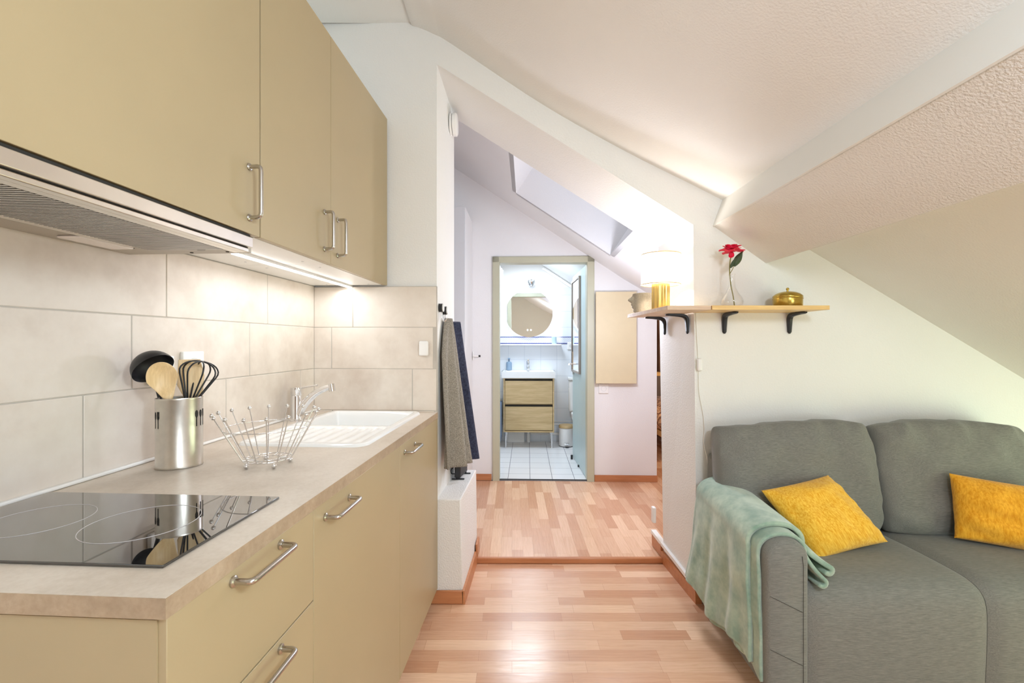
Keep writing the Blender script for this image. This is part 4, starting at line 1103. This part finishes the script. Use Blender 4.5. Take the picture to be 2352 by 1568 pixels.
b = B(); b.grid(drape(2.09, 1.622, 0.026, 0.165, 0.125, 0.474, 0.5, 0.062), 140, 70); part('top_fold', b, 'fleece', bl, smooth=80, solid=0.016)
b = B(); b.grid(drape(2.10, 1.578, 0.009, 0.150, 0.095, 0.452, 0.9, 0.030), 140, 70); part('under_fold', b, 'fleece', bl, smooth=80, solid=0.012)

# cushions
def scatter(name, mat, lab, TL, TR, BR, BL, th, seed):
    TL, TR, BR, BL = map(Vector, (TL, TR, BR, BL))
    c_ = (TL + TR + BR + BL) / 4; ex = ((TR + BR) - (TL + BL)) / 4; ey = ((TL + TR) - (BL + BR)) / 4; ez = ex.cross(ey).normalized()
    if ez.y > 0: ez = -ez
    b = B(); b.cushion(c_, ex, ey, ez * th, n=34, p=2.6, q=0.55, pinch=0.035, wr=0.025, seed=seed)
    lowest = min(v.co.z for v in b.bm.verts)
    return solo(name, b, mat, lab, 'cushion', C, (c_.x, c_.y, lowest), 'yellow scatter cushions', smooth=80)
scatter('scatter_cushion', 'mustardA', 'square mustard cushion leaning on the blanket-covered sofa arm', (1.037, 1.93, 0.613), (1.346, 1.90, 0.716), (1.485, 1.835, 0.442), (1.165, 1.70, 0.448), 0.072, 1.0)
scatter('scatter_cushion', 'mustardB', 'oblong ochre cushion leaning on the second sofa seat', (1.848, 1.90, 0.712), (2.22, 1.80, 0.655), (2.19, 1.70, 0.425), (1.81, 1.885, 0.445), 0.074, 4.0)

# ================================================================== hall
tc_ = thing('tall_cupboard', 'tall white hall cupboard in the corner left of the bathroom door', 'cupboard', H, (-0.85, 3.83, 0.025))
b = B(); b.box(-1.45, -0.489, 3.62, HW - 0.002, 0.026, 2.335); part('carcass', b, 'hallwhite', tc_, bevel=0.002)
b = B(); b.box(-1.40, -0.492, 3.597, 3.618, 0.06, 2.335); dr = part('door', b, plain('grey white paint', (0.70, 0.70, 0.72, 1), 0.4, vary=0.01), tc_, bevel=0.002)
b = B(); b.box(-0.535, -0.508, 3.578, 3.597, 1.11, 1.32); part('handle', b, 'greyplastic', dr, bevel=0.003)
lv = thing('latch_lever', 'small white lever latch on the wall beside the tall cupboard', 'latch', H, (-0.47, HW - 0.001, 1.136))
b = B(); b.box(-0.484, -0.474, HW - 0.014, HW - 0.001, 1.10, 1.175); part('plate', b, 'whiteplastic', lv, bevel=0.002)
b = B(); b.box(-0.474, -0.428, HW - 0.03, HW - 0.02, 1.128, 1.142); b.box(-0.482, -0.474, HW - 0.03, HW - 0.01, 1.128, 1.142); part('lever', b, 'whiteplastic', lv, bevel=0.002)
b = B(); b.box(-0.4275, -0.412, HW - 0.031, HW - 0.019, 1.126, 1.144); part('lever_tip', b, 'black', lv)
mp = thing('meter_cupboard', 'flat beige meter cupboard on the wall right of the bathroom door', 'cupboard', H, (0.78, HW, 0.9))
b = B(); b.box(0.608, 0.95, HW - 0.05, HW - 0.001, 0.905, 1.69); part('case', b, 'whiteplastic', mp)
b = B(); b.box(0.602, 0.955, HW - 0.07, HW - 0.0505, 0.898, 1.698); part('door', b, 'beige', mp, bevel=0.002)
socket('hall_plate', 'white blank socket plate under the beige meter cupboard', 'socket', H, (0.68, HW, 0.85), B().box(0.637, 0.722, HW - 0.012, HW - 0.001, 0.805, 0.888), B().tube([(0.68 + 0.022 * math.cos(2 * PI * i / 32), HW - 0.0125, 0.848 + 0.022 * math.sin(2 * PI * i / 32)) for i in range(32)], 0.0012, 6, closed=True))

# bedroom glimpse
b = B(); b.grid(lambda u_, v_: (1.50 + 0.16 * u_ , 4.9 + 0.03 * math.sin(u_ * 18), 1.50 - 0.56 * v_), 30, 6); solo('hanging_garment', b, 'browncloth', 'brown garment hanging in the bedroom behind the jamb', 'garment', C, (1.58, 4.9, 0.94), smooth=80, solid=0.008)
b = B(); b.tube(cat([(1.572, 4.9, 1.50), (1.572, 4.9, 1.525), (1.585, 4.9, 1.54), (1.58, 4.9, 1.56), (1.565, 4.9, 1.555)], 5), 0.004); b.tube([(1.50, 4.9, 1.50), (1.572, 4.9, 1.515), (1.66, 4.9, 1.50)], 0.007); solo('clothes_hanger', b, 'pine', 'wooden hanger carrying the brown garment', 'hanger', C, (1.57, 4.9, 1.5), smooth=60)
b = B(); b.box(1.50, 1.95, 5.3, 5.6, 0.868, 0.905); solo('bedroom_shelf', b, 'pine', 'orange wooden shelf edge below the brown garment', 'shelf', C, (1.72, 5.45, 0.868))
b = B(); b.tube(cat([(1.60, 4.6, 2.5), (1.60, 4.6, 1.62), (1.59, 4.65, 1.570), (1.578, 4.9, 1.566), (1.57, 5.4, 1.566)], 5), 0.004); solo('clothes_rail', b, 'chrome', 'thin rail in the bedroom from which the hanger hangs', 'rail', C, (1.58, 4.9, 1.57), smooth=60)
bd = thing('bed', 'bed with a patterned duvet glimpsed past the right jamb', 'bed', C, (2.3, 5.2, 0.025))
b = B(); b.box(1.60, 3.0, 4.75, 6.3, 0.24, 0.30); part('bed_rail', b, 'pine', bd, bevel=0.005)
b = B(); b.cushion((2.35, 5.5, 0.40), (0.80, 0, 0), (0, 0.85, 0), (0, 0, 0.16), n=24, p=5, q=0.4, wr=0.03); part('duvet', b, 'duvet', bd, smooth=80)
for u_, wv in ((1.65, 4.8), (2.9, 4.8), (1.65, 6.2), (2.9, 6.2)):
    b = B(); b.box(u_ - 0.03, u_ + 0.03, wv - 0.03, wv + 0.03, 0.026, 0.24); part('leg', b, 'pine', bd)

# ================================================================== bathroom
vn = thing('vanity_unit', 'oak vanity unit with two drawers under a white basin', 'vanity', H, (0.02, 5.46, 0.03))
VF = 5.275
b = B(); b.box(-0.272, -0.256, VF + 0.004, BW - 0.02, 0.215, 0.842); b.box(0.301, 0.317, VF + 0.004, BW - 0.02, 0.215, 0.842); b.box(-0.256, 0.301, VF + 0.004, BW - 0.02, 0.215, 0.232); b.box(-0.256, 0.301, VF + 0.03, VF + 0.045, 0.82, 0.842); b.box(-0.256, 0.301, VF + 0.03, VF + 0.045, 0.52, 0.55); b.box(-0.256, 0.301, BW - 0.04, BW - 0.02, 0.232, 0.842)
part('carcass', b, 'oak', vn)
for z0, z1 in ((0.545, 0.812), (0.240, 0.512)):
    b = B(); b.box(-0.252, 0.297, VF, VF + 0.018, z0, z1); part('drawer', b, 'oak', vn, bevel=0.002)
    b = B(); b.box(-0.252, 0.297, VF + 0.019, VF + 0.026, z1 - 0.012, z1 + 0.02); part('grip_gap', b, 'darkgap', vn)
for x in (-0.245, 0.290):
    for y in (VF + 0.03, BW - 0.06):
        b = B(); b.tube([(x, y, 0.031), (x, y, 0.036), (x, y, 0.04), (x, y, 0.214)], [0.014, 0.014, 0.008, 0.008], 14); part('leg', b, 'chrome', vn, smooth=40)
bs = thing('washbasin', 'white washbasin on the oak vanity unit', 'basin', H, (0.02, 5.46, 0.843))
def basin(u_, v_):
    x = -0.290 + 0.619 * u_; y = VF - 0.012 + (BW - 0.003 - VF + 0.012) * v_
    sm = lambda t: max(0, min(1, t)) ** 2 * (3 - 2 * max(0, min(1, t)))
    d = min(x + 0.29 - 0.03, 0.329 - 0.03 - x, y - (VF - 0.012) - 0.02, BW - 0.10 - y)
    return (x, y, 0.918 - 0.06 * sm(d / 0.05))
b = B(); b.grid(basin, 40, 30); b.box(-0.290, 0.329, VF - 0.012, BW - 0.003, 0.8435, 0.857)
b.box(-0.290, 0.329, VF - 0.012, VF - 0.008, 0.857, 0.918); b.box(-0.290, -0.286, VF - 0.008, BW - 0.003, 0.857, 0.918); b.box(0.325, 0.329, VF - 0.008, BW - 0.003, 0.857, 0.918)
part('bowl', b, 'ceramic', bs, smooth=40)
bt = thing('basin_tap', 'chrome basin mixer tap on the white washbasin', 'tap', H, (0.016, 5.58, 0.918))
b = B(); b.cyl((0.016, 5.58, 0.9183), (0.016, 5.58, 1.03), 0.021); part('tap_body', b, 'chrome', bt, smooth=40)
b = B(); b.tube([(0.016, 5.57, 0.99), (0.016, 5.48, 0.975)], 0.014); part('spout', b, 'chrome', bt, smooth=40)
b = B(); b.box(0.004, 0.028, 5.54, 5.60, 1.031, 1.052); part('lever', b, 'chrome', bt, bevel=0.004)
sd = thing('soap_dispenser', 'blue grey soap pump bottle at the end of the washbasin', 'soap bottle', H, (-0.218, 5.57, 0.918))
b = B(); b.lathe([(0.0, 0), (0.034, 0), (0.036, 0.006), (0.036, 0.085), (0.030, 0.10), (0.014, 0.106), (0.0, 0.106)], (-0.218, 5.57, 0.9185), 28); part('bottle', b, 'bluegrey', sd, smooth=40)
b = B(); b.cyl((-0.218, 5.57, 1.0245), (-0.218, 5.57, 1.055), 0.010); b.box(-0.232, -0.204, 5.54, 5.585, 1.055, 1.068); part('pump', b, 'bluegrey', sd, smooth=40)
rm = thing('round_mirror', 'round backlit mirror over the bathroom basin', 'mirror', H, (0.027, BW, 1.614))
b = B(); b.cyl((0.027, BW - 0.035, 1.614), (0.027, BW - 0.04, 1.614), 0.292, 96); part('mirror_glass', b, 'mirror', rm, smooth=40)
b = B(); b.cyl((0.027, BW - 0.001, 1.614), (0.027, BW - 0.0345, 1.614), 0.25, 64); part('back_box', b, 'whiteplastic', rm, smooth=40)
b = B(); b.tube([(0.027 + 0.262 * math.cos(2 * PI * i / 72), BW - 0.02, 1.614 + 0.262 * math.sin(2 * PI * i / 72)) for i in range(72)], 0.011, 8, closed=True); part('backlight', b, 'halo', rm, smooth=60)
b = B(); b.cyl((0.010, BW - 0.0402, 1.41), (0.010, BW - 0.041, 1.41), 0.009, 16); b.cyl((0.050, BW - 0.0402, 1.41), (0.050, BW - 0.041, 1.41), 0.009, 16); part('touch_button', b, 'halo', rm)
b = B(); b.box(-0.35, 0.42, BW - 0.12, BW - 0.009, 1.222, 1.238); solo('glass_ledge', b, 'whiteplastic', 'narrow white ledge along the tiles under the round mirror', 'ledge', H, (0.03, BW - 0.06, 1.222), bevel=0.002)
b = B(); b.lathe([(0.0, 0), (0.028, 0), (0.032, 0.088), (0.029, 0.088), (0.026, 0.004), (0.0, 0.004)], (0.335, BW - 0.065, 1.2385), 28); solo('tumbler', b, 'paleblue', 'pale blue tumbler on the ledge beside the round mirror', 'tumbler', H, (0.335, BW - 0.065, 1.2385), smooth=40)
socket('bathroom_socket', 'white socket on the bathroom tiles by the door edge', 'socket', H, (0.545, BW, 1.215), B().box(0.50, 0.59, BW - 0.014, BW - 0.001, 1.17, 1.26), B().cyl((0.545, BW - 0.0142, 1.215), (0.545, BW - 0.0155, 1.215), 0.022))
st = thing('wall_spotlight', 'small chrome spotlight on the bathroom wall above the round mirror', 'spotlight', H, (0.055, BW, 2.0))
b = B(); b.cyl((0.055, BW - 0.001, 2.02), (0.055, BW - 0.02, 2.02), 0.04); b.tube([(0.055, BW - 0.02, 2.02), (0.055, BW - 0.09, 2.02), (0.055, BW - 0.10, 2.0)], 0.007); part('stem', b, 'chrome', st, smooth=40)
b = B(); b.lathe([(0.0, -0.052), (0.02, -0.05), (0.042, -0.03), (0.054, 0.0), (0.055, 0.006), (0.0, 0.006)], (0.055, BW - 0.10, 1.99), 28); part('shade', b, 'chrome', st, smooth=50)
b = B(); b.lathe([(0.0, 0.0065), (0.03, 0.0065), (0.02, 0.014), (0.0, 0.015)], (0.055, BW - 0.10, 1.99), 20); part('bulb', b, 'spotglow', st, smooth=50)
pb = thing('pedal_bin', 'white pedal bin with a wooden lid beside the vanity', 'bin', H, (0.468, 5.42, 0.03))
b = B(); b.lathe([(0.0, 0), (0.084, 0), (0.086, 0.004), (0.086, 0.21), (0.0, 0.212)], (0.468, 5.42, 0.036), 40); part('bin_body', b, 'whiteplastic', pb, smooth=40)
b = B(); b.lathe([(0.0, 0.213), (0.089, 0.213), (0.089, 0.235), (0.08, 0.246), (0.0, 0.25)], (0.468, 5.42, 0.036), 40); part('lid', b, 'oak', pb, smooth=40)
b = B(); b.lathe([(0.0, 0.001), (0.087, 0.001), (0.087, 0.007), (0.0, 0.007)], (0.468, 5.42, 0.03), 40); b.box(0.45, 0.486, 5.30, 5.34, 0.032, 0.04); part('base_ring', b, 'black', pb, smooth=40)
b = B(); b.box(0.44, 0.496, 5.322, 5.338, 0.055, 0.075); part('pedal', b, 'chrome', pb, bevel=0.003)
to = thing('toilet', 'white toilet half hidden behind the open bathroom door', 'toilet', H, (0.70, 5.35, 0.03))
b = B(); b.box(0.51, 0.87, 5.48, BW - 0.01, 0.42, 0.80); part('cistern', b, 'ceramic', to, bevel=0.02, seg=3)
b = B(); b.box(0.50, 0.88, 5.47, BW - 0.008, 0.801, 0.835); part('cistern_lid', b, 'ceramic', to, bevel=0.008)
b = B(); b.lathe([(0.0, 0.001), (0.12, 0.001), (0.11, 0.1), (0.15, 0.28), (0.185, 0.36), (0.185, 0.39), (0.0, 0.392)], (0.69, 5.26, 0.03), 40, 0.95, 1.15); part('bowl', b, 'ceramic', to, smooth=50)
b = B(); b.lathe([(0.0, 0.394), (0.188, 0.394), (0.188, 0.412), (0.0, 0.414)], (0.69, 5.26, 0.03), 40, 0.95, 1.15); part('seat', b, 'whiteplastic', to, smooth=50)
pp = thing('water_pipes', 'white pipes along the foot of the bathroom wall', 'pipe', H, (0.2, BW - 0.03, 0.03))
b = B(); b.tube([(0.02, BW - 0.04, 0.031), (0.02, BW - 0.04, 0.21)], 0.022); part('riser', b, 'whiteplastic', pp, smooth=40)
b = B(); b.tube([(0.042, BW - 0.04, 0.14), (0.62, BW - 0.04, 0.13)], 0.016); part('waste_pipe', b, 'whiteplastic', pp, smooth=40)
b = B(); b.tube([(0.32, BW - 0.03, 0.25), (0.95, BW - 0.03, 0.25)], 0.009); b.tube([(0.32, BW - 0.03, 0.285), (0.95, BW - 0.03, 0.285)], 0.006); part('supply_pipe', b, 'whiteplastic', pp, smooth=40)
b = B(); b.box(-0.24, -0.03, BW - 0.06, BW - 0.002, 0.031, 0.185); solo('access_hatch', b, 'whiteplastic', 'white boxed hatch at floor level under the vanity', 'hatch', H, (-0.13, BW - 0.03, 0.031), bevel=0.003)
tb = thing('bathtub', 'white bathtub edge left of the vanity', 'bathtub', H, (-0.6, 5.0, 0.03))
b = B(); b.box(-0.88, -0.325, 4.3, BW - 0.01, 0.031, 0.565); part('tub', b, 'ceramic', tb, bevel=0.02, seg=3)
b = B(); b.grid(lambda u_, v_: (-0.305 + 0.010 * math.sin(u_ * 20), 5.0 + 0.35 * u_, 0.57 - 0.42 * v_), 30, 8); solo('bath_towel', b, 'bluetowel', 'blue towel hanging over the bathtub edge', 'towel', H, (-0.315, 5.15, 0.15), smooth=80, solid=0.01)
b = B(); b.grid(lambda u_, v_: (-0.335 + (0.05 - 0.08 * v_) * u_ + 0.014 * math.sin(u_ * 26) , 4.75 + 0.55 * u_, 2.10 - 1.5 * v_), 50, 12); solo('shower_curtain', b, 'curtain', 'pale blue white shower curtain at the bathtub', 'curtain', H, (-0.32, 5.0, 0.6), smooth=80, solid=0.003)
b = B(); b.cyl((-0.33, 4.15, 2.12), (-0.33, BW - 0.001, 2.12), 0.011); solo('curtain_rail', b, 'chrome', 'chrome rail carrying the shower curtain', 'rail', H, (-0.33, 4.9, 2.12), smooth=40)
